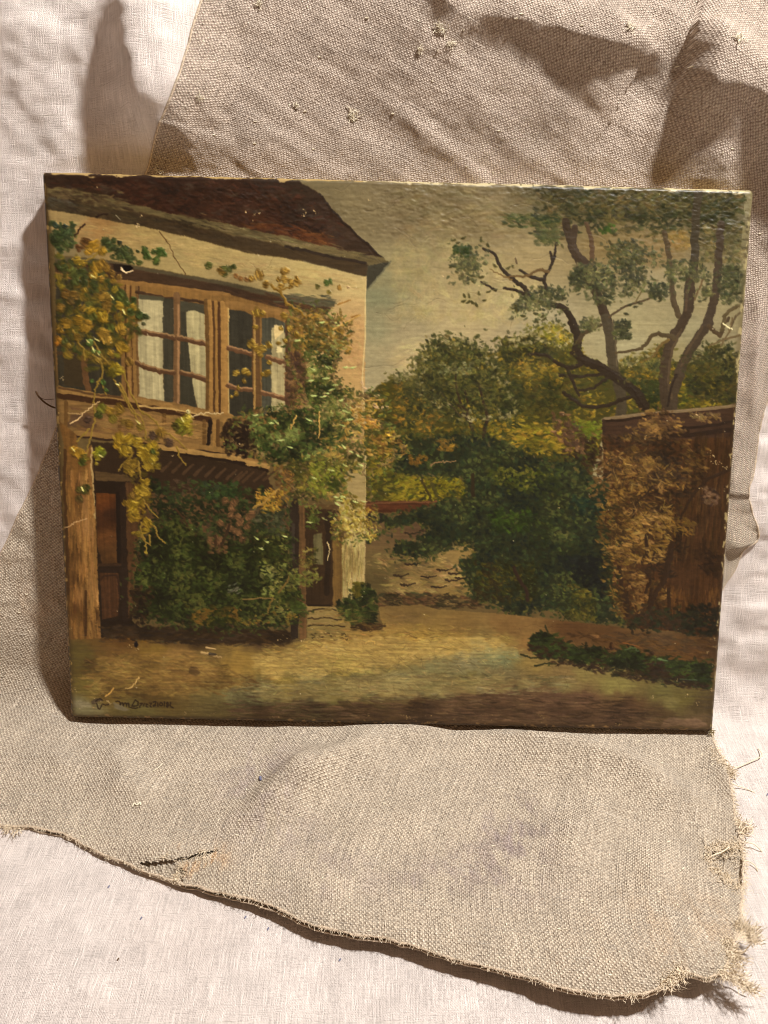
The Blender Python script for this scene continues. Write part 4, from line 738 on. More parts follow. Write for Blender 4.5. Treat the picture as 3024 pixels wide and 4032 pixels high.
# right window
line(T('F',20,20,20,400,30,940), 5, (84,48,28), 5, .2, curve=False); line(T('F',70,20,70,940), 20, (151,112,64), 20, .2, curve=False); line(T('F',104,30,106,950), 3, (174,146,96), 3, .4, curve=False)
line(T('B',100,1200,300,1230,600,1290,850,1327), 16, (137,100,58), 14, .2)
P4((50,48,42),'F',108,35,240,50,330,100,325,960,110,970,108,400, var=12, streak='v')
P4((66,66,58),'F',395,110,500,110,615,160,612,900,395,960, var=12, streak='v')
P4((158,146,112),'F',480,200,560,180,606,260,606,940,480,960,475,600, var=12, streak='v')
P4((196,174,128),'F',500,170,580,180,590,230,510,300,500,240, var=6); P4((206,190,146),'F',530,360,575,370,570,415,525,410, var=4)
for q in (('F',100,375,200,400,320,430),('F',440,455,520,480,610,500),('F',100,705,200,735,320,745),('F',390,765,500,790,620,830)):
    line(T(*q), 10, (104,68,48), 9, .6); line(T(*q)+[0,-4], 3, (146,108,78), 3, .3)
line(T('F',345,80,345,500,355,900), 20, (97,66,40), 22, .5, curve=False); line(T('F',332,100,332,900), 4, (153,121,72), 4, .3, curve=False)
line(T('F',622,150,622,860), 12, (86,54,40), 14, .4, curve=False)
# ---- balcony
poly(T('E',150,820,720,850,1480,1000,1659,1010,'F',100,1040,420,1250,'J',330,200,0,130,'E',1659,1300,400,1140,180,1050), (120,90,54), var=9, streak='h', warp=1)
line(T('E',180,735,450,790,720,830,900,850,1200,905,1480,960,1659,985,'F',100,985), 20, (137,105,62), 20, .3); line(T('E',180,718,450,772,720,808), 4, (96,62,38), 4)
line(T('E',180,790,450,830,720,858,900,890,1200,940,1480,1000), 14, (72,38,22), 16, .2); line(T('E',870,880,1200,915,1470,965), 4, (170,139,90), 3)
for x, y in ((700,880),(1090,960),(240,850)): line(T('E',x,y,x,y+200), 10, (100,67,36), 9, .2, curve=False)
for x, c in ((1440,(100,67,36)),(1530,(143,106,60)),(1560,(97,63,34)),(1620,(147,112,66))): line(T('E',x,1010,x,1230), 8, c, 8, .2, curve=False)
dabs(T('E',250,870,1450,1010,1400,1180,400,1100), 150, 20, 3, [(112,74,48),(129,99,60),(145,111,66)], .12, .1, .15, .5)
poly(T('E',280,950,480,960,520,1060,260,1060), (78,52,44), warp=8, soft=3, a=.6)
line(T('E',1490,1010,1490,1060,1480,1140,1475,1230), 8, (34,22,18), 7, .3)
line(T('E',330,1120,700,1160,1000,1190,1300,1230,1659,1275,'J',0,100,180,150,330,195), 15, (131,99,58), 15, .3); line(T('E',330,1145,700,1190,1000,1215,1300,1265,1659,1310,'J',0,160,330,225), 4, (58,36,26), 6)
line(T('I',900,15,1200,60,1659,130,'J',0,125,330,190), 13, (151,119,72), 13, .3); line(T('I',930,62,1300,110,1659,165,'J',100,180,330,230), 6, (40,26,20), 8)
poly(T('E',450,1190,1000,1230,'I',1000,70,1300,115,1659,185,'J',330,235,340,330,500,520,520,800,'I',1659,900,800,900,700,330,'I',370,250,350,0,'E',420,1250), (52,36,26), var=10, warp=3)
for x in range(960,1700,95):
    line(T('I', x, 230+(x-960)*.12, x+80, 150+(x-960)*.13), 7, (74,52,38), 4, .2, curve=False)
for x in (20,120,220,300): line(T('J', x, 340-x*.1, x+90, 240), 6, (72,50,36), 4, .2, curve=False)
# ---- pillar and first door
poly(T('E',170,1000,330,1130,350,1327,'I',345,0,365,430,385,560,395,900,415,1327,'M',425,480,150,560,'M',130,0,'I',110,300,'I',110,0), (116,74,38), var=14, streak='v', warp=1)
dabs(T('I',150,250,360,250,400,1327,'M',420,460,170,480,140,0), 260, 26, 3.4, [(84,50,26),(108,68,36),(130,84,44),(146,100,56)], 1.6, .05, .15, .6)
dabs(T('I',250,250,360,250,400,1300,'M',400,440,320,440), 60, 30, 5, [(146,102,58),(156,112,66)], 1.6, .04, .15, .5)
line(T('I',350,30,350,200,365,420,382,560,380,640), 3.5, (160,134,92), 3, .5); line(T('I',120,50,115,300,130,700,150,1300), 6, (78,46,26), 6); line(T('M',300,60,300,440),5,(80,46,24),5)
poly(T('I',370,240,700,270,740,330,700,1327,'M',700,380,430,480,'I',410,1327,385,600,365,330), (40,27,20), var=8, warp=1)
poly(T('I',375,235,640,260,720,310,700,325,380,315), (84,64,42), var=9, streak='h', warp=2)
poly(T('I',640,330,750,330,780,600,730,960,720,1300,'M',700,260,670,300,'I',655,1000,650,600), (88,54,34), var=12, streak='v', warp=4, soft=2)
field(T('I',385,420,560,430,570,1035,440,1040,400,900), S('I',430,480,(120,54,22), 470,520,(108,46,20), 420,700,(76,36,20), 500,800,(110,58,30), 450,1000,(78,46,26), 540,600,(66,32,20), 540,950,(96,56,30)), streak='v', var=14, warp=1)
poly(T('I',415,1120,580,1120,590,1327,'M',575,280,440,310,'M',425,0), (84,46,28), var=14, streak='v', warp=1); line(T('I',430,1180,450,1140,560,1140,580,1200,590,1320), 3, (60,34,24), 3, .3, curve=False)
line(T('I',410,1050,620,1050), 6, (62,38,26), 6, .2, curve=False); line(T('I',410,1095,620,1095), 8, (44,28,22), 8, .2, curve=False); line(T('I',575,430,585,1020),9,(34,22,18),9,.2,curve=False); line(T('I',620,380,640,1300,'M',640,300),14,(44,30,24),16,.2,curve=False)
# wall behind the bush
poly(T('I',840,430,1659,450,'J',400,520,520,560,520,1250,'I',1200,1200,760,900), (88,62,42), warp=10, var=14, soft=2)
# ---- ground
GR = T('S',100,2870,'M',130,480,430,470,700,380,1000,390,'N',0,440,530,520,680,480,680,190,930,200,1000,300,1350,420,1300,200,1659,180,'O',400,180,1100,230,1500,280,'Q',600,340,1420,420,'S',3000,2950,100,2950)
field(GR, S('M',250,650,(92,79,43), 600,620,(112,79,43), 900,570,(121,96,45), 1150,620,(130,100,59), 400,740,(78,63,34), 650,460,(96,59,29), 1000,440,(71,50,29), 350,880,(107,93,48), 800,780,(114,91,48), 1200,800,(107,77,45), 900,1000,(89,70,38), 500,950,(110,89,48), 250,1080,(121,114,87), 800,1090,(101,91,55), 1400,920,(103,91,57), 1600,680,(141,116,61), 1300,500,(71,52,31), 1500,1100,(92,79,50), 1600,960,(121,116,80), 1400,640,(112,93,55))
      + S('N',50,690,(146,116,57), 300,480,(74,56,41), 400,700,(157,132,71), 800,270,(135,116,73), 800,400,(121,105,64), 850,560,(150,123,68), 1000,700,(137,123,59), 500,880,(126,109,57), 300,950,(94,86,59), 700,850,(121,109,71), 1100,880,(114,105,71), 1500,850,(123,116,82), 1200,500,(153,123,66), 1500,450,(150,121,66), 1550,300,(114,91,57), 200,1060,(71,63,45), 300,1130,(67,52,34), 700,1060,(74,63,45), 1000,1100,(62,47,34), 1200,1000,(89,75,48), 1600,1050,(76,54,38), 900,980,(105,96,57), 1200,1150,(69,52,38))
      + S('O',100,220,(114,91,55), 600,300,(121,96,57), 1000,330,(121,91,55), 200,420,(162,132,66), 500,470,(155,128,64), 950,470,(137,114,64), 100,560,(148,123,68), 850,560,(114,118,87), 980,600,(110,116,87), 650,640,(121,112,85), 300,700,(123,116,80), 700,780,(121,112,71), 900,760,(121,109,78), 1200,650,(135,114,68), 1150,480,(135,102,61), 1500,740,(121,100,66), 300,860,(105,102,68), 100,960,(98,82,55), 600,960,(98,75,55), 900,950,(92,66,50), 1000,880,(89,66,52), 300,1040,(76,54,41), 900,1050,(78,54,43), 600,1100,(69,50,41), 1400,950,(96,68,55), 1500,840,(123,109,73), 200,1130,(67,47,36), 1300,1060,(80,56,45))
      + S('Q',100,360,(98,61,36), 400,400,(98,63,38), 700,480,(107,68,36), 1000,560,(105,66,34), 1250,480,(78,52,34), 850,400,(96,73,50), 200,740,(128,114,71), 500,830,(123,114,68), 900,900,(98,91,55), 1100,960,(96,86,48), 1250,1000,(76,63,43), 200,960,(98,68,55), 600,1020,(87,61,45), 900,1080,(78,61,43), 500,1120,(83,59,48), 100,1120,(80,56,45), 800,1180,(92,73,57), 1250,1150,(98,79,59), 1000,980,(105,96,61)), power=3.4, warp=2)
GB=[(92,73,43),(116,96,55),(141,116,66),(168,144,85)]
dabs(T('N',300,560,900,500,1659,420,'O',1000,440,1100,600,'O',300,600,'N',1200,760,300,860), 520, 16, 2.2, [(126,102,57),(148,123,66),(171,144,80),(182,158,96)], .02, .22, .4, .36)
dabs(T('M',300,640,1300,620,'N',300,900,'M',300,1000), 520, 15, 3, [(76,56,31),(98,73,41),(121,93,52),(137,114,66)], .05, .35, .4, .55)
dabs(T('N',0,900,1659,780,'O',1600,760,1500,860,0,960,'N',0,1050), 620, 18, 2.4, [(87,79,57),(107,100,71),(126,118,87),(141,132,94)], 0, .14, .4, .45)
dabs(T('N',0,1050,1659,1020,'O',600,920,1659,930,'Q',800,1020,900,1200,'O',0,1180,'N',0,1150), 620, 20, 2.6, [(55,40,31),(71,52,41),(89,66,52),(103,79,61)], .02, .12, .35, .5)
dabs(T('Q',30,380,500,380,1350,440,1330,620,900,600,500,480), 190, 14, 3, [(62,38,22),(84,52,28),(102,64,36),(74,56,40)], .1, .25, .4, .6)
dabs(T('M',430,400,1300,400,'N',500,520,'N',0,530,'M',900,520,450,460), 170, 16, 3.5, [(36,26,18),(52,36,22),(76,48,26),(60,50,40)], .03, .2, .3, .6)
for q in (('N',690,215,800,195,930,210),('N',690,280,850,275,980,290),('N',690,345,850,340,1010,350)): line(T(*q), 3, (138,116,76), 2.5, .4); line(T(*q)+[0,5], 3, (62,48,32), 2.5)
dabs(T('N',690,430,1150,430,1100,480,720,490), 36, 6, 2.4, [(160,134,88),(60,46,28),(132,102,60)], .1, .4, .8)
dabs(T('M',480,500,1659,400,1659,470,500,520), 30, 6, 3, [(140,90,30),(60,58,44)], .1, .5, .5)
leaf('M',1010,460,45,(42,34,26),(56,48,36),3,.3); leaf('M',1240,760,50,(74,50,34),(84,60,40),3,.3)
# second door, posts
poly(T('M',430,375,900,365,1300,375,1659,385,'N',300,380,540,420,530,500,300,520,0,500,'M',1200,500,700,460,440,440), (48,34,22), warp=8, soft=3, var=16)
dabs(T('M',430,375,1659,390,'N',530,440,500,520,0,510,'M',900,490,450,440), 120, 14, 4, [(34,25,17),(48,34,22),(66,46,28),(58,44,34)], .03, .3, .3, .6)
poly(T('J',650,540,720,530,960,550,940,820,920,1327,'N',900,200,670,180,'J',640,1327), (58,40,27), var=10, streak='v', warp=1.5)
poly(T('J',700,520,960,530,960,575,720,560), (86,64,40), warp=2, var=8); poly(T('J',735,790,815,770,825,1050,740,1040), (92,86,60), warp=2, var=14, streak='v'); line(T('J',855,620,865,800,860,1000,850,1300),14,(44,32,24),14,.2)
poly(T('J',905,840,985,760,985,1327,'N',960,190,905,205), (108,82,46), var=10, streak='v', warp=2); line(T('N',690,185,880,190),4,(40,28,20),4)
poly(T('J',605,520,660,520,665,900,670,1327,'N',672,470,612,490), (104,72,46), var=14, streak='v', warp=1.5)
poly(T('J',525,470,608,470,610,1327,'N',600,470,540,495,'J',530,1327), (44,35,30), var=12, streak='v', warp=1.5)
line(T('J',560,700,560,1000),7,(58,50,46),6,.2)
# ---- bush under the balcony
BU = T('I',840,300,1200,290,1400,320,1659,300,'J',330,420,520,540,540,900,620,1150,'N',600,200,540,340,300,380,0,400,'M',1200,380,900,300,720,200,'I',720,1000,800,800,900,700,1000,560,850,450)
dabs(BU, 400, 9, 4.5, [(28,34,20),(36,46,24),(44,56,28),(62,66,38)], .3, .8, .3)
BUP = T('I',830,330,1100,300,1400,330,1659,360,'J',0,340,300,420,520,560,540,900,400,900,'I',1400,900,1100,700,900,760)
dabs(BUP, 620, 8, 4, [(24,30,18),(32,40,22),(42,52,28),(56,66,36),(70,56,42)], .3, .9, .3, .85)
BM = T('I',760,880,900,700,1050,600,1400,880,1659,860,'J',120,820,480,760,530,1100,600,1250,'N',650,240,540,330,300,370,0,390,'M',1200,350,900,330,720,260,'I',720,1100)
poly(BM, (30,36,16), warp=9, soft=2)
dabs(BM, 1250, 7, 4, [(22,24,12),(30,36,16),(38,48,20),(52,62,26),(74,78,36)], .25, .8, .4)
dabs(T('I',1300,320,1659,330,1659,480,1350,480), 80, 7, 4, [(34,50,26),(52,70,36),(46,56,40)], .3, .8, .35); dabs(T('J',200,560,480,560,480,800,200,760), 90, 7, 4, [(50,54,38),(70,72,52),(36,44,26)], .3, .8, .3)
for t_, xs in (('I',((1500,480),(1560,560),(1600,500),(1540,620),(1640,660),(1480,700),(1600,760),(1430,820),(1450,880),(1560,720),(1380,860))),('J',((20,560),(60,640),(100,700),(150,740),(10,720),(80,780),(110,830),(150,640),(200,600)))):
    for x, y in xs: leaf(t_, x+rng.normal(0,10), y+rng.normal(0,10), 34, (110,74,50), (132,92,62), 4, .3)
dabs(T('I',1350,800,1520,800,1500,950,1380,940), 20, 7, 5, [(112,76,52)], .3, .8, .3); line(T('I',1080,560,1150,640,1210,740), 4, (66,44,28), 4, .2); line(T('I',1550,700,1520,790,1480,880), 5, (58,40,28), 5, .2); line(T('I',1425,800,1430,900), 6, (66,44,30), 6)
edge_break(BM, 420, [(38,46,24),(54,62,30),(72,80,38)], [(70,50,36),(48,36,26),(60,44,30)], 9, 5, 2.6)
dabs(BM, 300, 9, 3, [(60,70,34),(84,90,44),(46,60,30)], .4, 1, .35, .45)
dabs(T('J',200,800,500,770,540,1150,650,1200,'N',640,230,400,330,'J',300,1150), 190, 8, 3.4, [(48,52,24),(78,80,36),(104,104,52),(130,128,74)], .4, .7, .8)
dabs(T('N',60,310,560,200,640,240,500,340,100,370), 60, 7, 3, [(48,56,26),(90,92,46),(120,96,40)], .2, .7, .7)
dabs(T('M',1180,200,1659,200,1659,370,1250,380), 60, 9, 5, [(38,44,16),(70,64,24),(110,80,32)], .2, .6, .3)
dabs(T('M',680,20,880,20,800,380,700,360), 60, 9, 4, [(46,30,18),(30,22,14),(70,46,28)], .6, .6, .3)
line(T('J',430,1290,500,1210,530,1140), 4, (112,92,48), 3, .6); line(T('N',380,120,350,200,340,250), 3, (110,90,46), 3, .5); line(T('N',120,135,300,125,400,135), 3, (120,98,58), 2, .5)
dabs(T('I',1500,1250,1659,1200,1600,1327), 8, 8, 3, [(96,96,84)], -.5, .3, .5)
# ---- shrub at the corner of the house
SHR = T('J',1080,1210,1200,1230,1260,1290,'N',1265,60,1290,180,1290,330,1150,390,1060,330,930,240,930,170,1040,150,1080,80)
dabs(SHR, 260, 8, 5, [(26,32,20),(36,46,22),(52,62,28),(70,80,36),(92,98,50)], .3, .9, .6); dabs(T('J',1080,1210,1150,1210,1160,1327,1090,1327), 20, 8, 5, [(98,84,26),(78,72,26)], .3, .9, .6)
dabs(T('N',1050,360,1350,350,1350,400,1080,410), 40, 9, 3, [(50,36,24),(70,46,28)], 0, .3, .4)
# ---- hedge on the right foreground
HG = T('O',1190,420,1260,370,1340,400,1440,440,1500,460,'Q',100,510,350,510,480,560,640,510,800,590,1000,620,1330,640,1320,860,1000,800,800,760,500,680,200,650,0,600,'O',1400,620,1280,600,1190,500)
poly(HG, (34,42,24), warp=9, soft=2); dabs(HG, 620, 9, 3.6, [(26,30,18),(32,42,22),(42,54,26),(56,68,32),(50,32,24)], .2, .6, .4)
dabs(T('Q',0,600,400,690,900,720,1300,840,1300,880,900,830,500,760,0,650), 150, 10, 4, [(46,34,28),(52,38,28),(34,34,26)], .15, .4, .3, .6, edge=2.)
for q in (('O',1110,570,1200,600,1260,600),('O',1230,670,1330,650,1420,650),('O',1320,320,1350,400)): line(T(*q), 4, (50,50,30), 2, .5)
line(T('Q',580,530,640,510,700,540), 3, (70,86,54), 2, .7); line(T('Q',870,610,950,628), 4, (88,112,76), 2, .8); line(T('Q',1060,785,1200,790), 2, (70,84,66), 2, .6)
dabs(T('Q',660,200,760,170,900,200,950,170,1100,210,1200,120,1380,180,1400,300,1380,410,1150,400,1000,340,700,330,600,340), 330, 8, 4.4, [(26,26,20),(32,34,24),(38,44,30),(52,38,28)], .3, .7, .4)
dabs(T('Q',280,400,380,430,340,440), 5, 8, 3, [(120,80,50)], .2, .3, .8); leaf('Q',460,500,34,(72,38,24),(110,70,44),4,.8)
# ---- vines on the house
VG = [(38,46,22),(52,60,26),(70,78,34),(96,100,52),(124,124,70)]
VY = [(96,68,24),(126,92,32),(148,112,40),(168,134,58)]
VO = [(100,72,34),(126,94,42),(148,116,54),(172,144,82)]
dabs(T('F',620,120,850,40,1000,100,1100,250,1050,420,1020,560,1080,700,1180,880,1200,1080,1150,1327,'J',1100,60,1050,260,1000,500,880,420,600,500,560,300,400,200,'F',420,1300,260,1250,220,1000,300,920,560,920,700,880,740,700,640,500), 620, 8, 4.4, [(34,38,20),(46,50,24),(62,62,30),(92,78,40)], .3, .9, .6)
dabs(T('F',780,180,1000,160,1080,380,1030,540,960,620,1080,720,1180,880,1200,1060,1100,1100,900,1000,700,900,760,600), 460, 8, 3.6, VG, .4, .9, 1.1)
dabs(T('F',640,60,1000,40,1200,240,1180,330,1000,420,760,380,660,240), 190, 8, 3.4, [(90,74,34),(122,96,42),(146,112,50),(70,72,34)], .4, .9, 1.1)
dabs(T('F',600,420,780,420,780,860,640,900,610,700), 110, 9, 4, [(72,46,38),(98,64,48),(58,44,30),(120,84,58)], .5, .9, .7)
dabs(T('F',260,940,560,900,720,900,900,1000,1100,1100,1200,1100,1000,1327,'J',700,160,400,150,'F',330,1300,240,1200), 560, 8, 4.2, [(28,36,18),(38,50,24),(52,66,30),(74,86,42),(112,122,66)], .3, .9, .9)
dabs(T('F',40,1060,250,1000,280,1200,300,1327,'J',300,60,200,100,20,60,'F',80,1200), 150, 8, 5.5, [(34,22,18),(46,30,22),(56,38,26)], .3, .9, .5)
dabs(T('F',1080,700,1300,760,1480,820,1350,900,1420,1020,1560,1100,1659,1250,'J',1380,200,1200,60,1000,0,900,60,'F',900,1180,1100,1000,1210,1080,1200,900), 230, 8, 3.2, VO+[(84,84,40),(70,74,36)], .25, .7, 1.)
dabs(T('J',460,180,800,60,1150,40,1180,190,1000,250,1060,420,980,500,700,470,560,460,480,380), 380, 8, 3.8, [(56,56,26),(82,76,32),(112,98,42),(84,92,42),(140,116,60)], .3, .9, 1.0)
dabs(T('J',700,140,1000,200,1010,400,720,420), 80, 8, 4.5, [(50,58,20),(88,94,30),(118,120,44)], .4, .9, .8)
dabs(T('J',980,430,1190,540,1300,720,1240,830,1100,780,980,830,880,820,880,680,980,640), 230, 7, 3.2, [(82,72,30),(116,98,38),(150,128,54),(176,160,92)], .4, .9, 1.2)
dabs(T('J',200,440,420,380,580,440,430,480,420,600,350,580,260,540), 70, 9, 3.4, VY, .6, .6, 1.); line(T('J',210,555,330,480,450,370,560,270), 3.5, (152,120,62), 3, .9)
dabs(T('J',400,180,560,250,560,420,440,400), 60, 8, 4, [(92,62,36),(132,92,44),(60,50,30)], .4, .8, .8)
dabs(T('J',670,530,780,540,770,780,700,720), 36, 7, 3.6, [(60,68,30),(92,100,44),(124,130,68)], .4, .8, .9); dabs(T('J',610,930,760,900,770,1080,640,1080), 44, 7, 3.4, [(56,54,26),(96,88,40),(128,116,62)], .4, .8, .9)
dabs(T('J',500,1080,800,1120,760,1230,640,1240,540,1180), 60, 7, 3.4, [(58,60,26),(92,94,42),(116,112,58)], .4, .8, .9); dabs(T('N',540,150,680,230,670,280,560,220), 26, 7, 3.4, [(58,70,30),(92,100,50)], .4, .8, .9)
for x, y in ((930,460),(990,455),(960,490),(1000,20),(1060,60),(1130,100),(1150,180),(1010,180),(890,225),(940,520),(740,290),(700,680),(830,650),(240,820),(330,850),(280,910),(480,800),(1180,500),(1100,500)):
    p = T('J', x, y)[0]; dab(p[0], p[1], 7, 2.2, rng.uniform(0, .8), np.array((176,184,120))/255, 1.6)
for x, y in ((960,540),(1000,550),(1130,545),(1190,545),(840,560),(820,660),(960,640),(1040,700),(1000,740),(960,770),(1090,830),(1150,880),(920,150),(1020,150),(1050,180),(700,310),(850,790),(930,800),(480,1030),(520,1020),(340,960),(800,1000),(1130,930),(1160,1000),(1100,1050),(560,1180),(640,1240)):
    p = T('F', x, y)[0]; dab(p[0], p[1], 8, 2.2, rng.uniform(-.3, .9), np.array((168,180,116))/255, 1.8)
for q in (('F',900,930,895,1020,900,1100,890,1160),('F',700,960,670,1020,650,1080),('F',1300,830,1460,825),('F',1020,210,1250,90)): line(T(*q), 3, (176,140,78), 2, 1.)
for x, y in ((1270,680),(1290,720),(1340,740),(1400,790),(1400,890),(1450,900),(1490,890),(1380,880)):
    p = T('F', x, y)[0]; dab(p[0], p[1], 6, 3.2, rng.uniform(0, 1.5), np.array((190,158,124))/255, 1.4)
dabs(T('F',1200,1000,1330,980,1420,1030,1340,1080), 26, 9, 3, [(196,150,72),(168,118,54)], .3, .6, 1.4); dabs(T('F',1480,1060,1560,1080,1550,1180,1490,1160), 20, 7, 3.4, [(150,124,44),(186,156,70)], .6, .6, 1.3)
edge_break(T('F',250,950,560,900,760,880,740,700,620,480,640,240,640,60,850,30,1000,90,1180,220,1060,420,1020,560,1090,720,1190,880,1300,760,1480,830,1400,1000,1600,1150,1659,1260,'J',1380,200,1200,260,1300,720,1100,820,900,820,980,640,700,500,560,460,400,160,200,80,'F',100,1200), 900, [(56,66,32),(84,88,42),(116,100,48),(96,108,54),(64,72,36)], [(112,92,60),(84,66,44),(128,106,70)], 8, 5, 2.2, .8, .8)
# clusters on the right window and lintel
for x, y, r in ((350,60,44),(400,70,30),(590,90,34),(300,340,44),(350,370,40),(400,380,40),(380,430,30),(450,350,34),(170,590,34),(250,580,38),(280,600,26),(440,590,34),(400,600,24),(190,720,24),(240,660,24),(170,770,26),(460,500,26),(540,330,22),(600,310,24),(340,190,26),(560,200,24),(640,200,30),(700,260,30),(130,800,18)):
    leaf('F', x, y, r, (128,100,36), (176,146,64), 5, 1.4)
for x, y, r in ((370,950,48),(430,1030,36),(540,990,24),(590,920,40),(590,990,36),(560,1050,30),(650,1010,30),(700,1020,32),(650,1050,22),(300,980,30),(700,985,24)):
    leaf('B', x, y, r, (122,90,34), (176,140,66), 5, 1.6)
for x, y, r, c in ((100,900,34,(62,66,30)),(70,940,30,(70,72,34)),(150,880,26,(60,66,30)),(960,1020,30,(62,78,34)),(990,1010,26,(64,80,36)),(880,1050,24,(78,74,32)),(1070,1060,24,(136,104,48)),(980,1100,22,(110,96,44)),(170,960,26,(132,84,44)),(210,980,24,(128,80,40)),(260,990,22,(122,80,44)),(1150,1060,14,(190,160,120))):
    leaf('B', x, y, r, c, None, 4, 1.3)
line(T('B',480,1040,570,1120,620,1200,700,1250,780,1320), 5, (132,102,40), 4, 1.2); line(T('B',520,1080,560,1080,640,1060),4,(128,98,40),3,1.)
# left vine
dabs(T('A',150,780,400,800,620,960,700,1100,830,1200,900,1300,'E',760,330,640,600,470,520,300,420,180,400,170,0), 330, 11, 7, [(50,50,24),(70,66,28),(88,76,28),(104,84,30),(56,62,32)], .6, .8, .7, .85)
dabs(T('E',650,1120,1050,1180,1050,1300,'I',950,150,760,330,860,420,780,700,860,760,'I',720,640,660,450,640,200), 60, 9, 6, [(96,80,26),(120,98,30),(76,66,26)], .6, .8, .8, .8)
dabs(T('A',90,480,300,520,300,740,120,760), 40, 9, 6, [(44,56,34),(56,66,34)], .6, .8, .7, .9)
dabs(T('A',540,620,700,660,850,820,820,860,560,740), 30, 9, 5, [(50,62,32),(60,72,36)], .6, .6, .7, .9)
for q in (('A',600,690,520,760,430,820,330,830,290,820),('E',480,320,540,430,600,500,640,530),('E',300,220,340,320,390,380,400,480),('E',470,430,540,500,550,600,520,660,490,740,470,850),('E',650,650,720,760,780,880,850,990,880,1050),('E',730,580,780,720,850,860,900,950),('E',700,680,760,800,830,930,900,1000,930,1170),('E',900,930,1000,1000,1040,1060),('E',1060,1090,1180,1160,1290,1260),
          ('E',480,850,490,960,470,1060,440,1200,410,1320),('E',440,1080,380,1140,330,1190),('I',690,40,690,100,610,180,580,230),('I',755,150,760,220,775,300),('I',800,480,850,560,930,640),('I',780,680,780,760,820,860,825,930),('I',1090,20,1120,110,1170,180),('I',760,760,800,830,850,870),('E',530,660,560,720,585,780),('I',850,790,860,880),('I',890,710,930,800,990,860)):
    line(T(*q), 3.6, (130,106,46), 2.6, 1.0)
YL=(138,112,28); YH=(184,156,58)
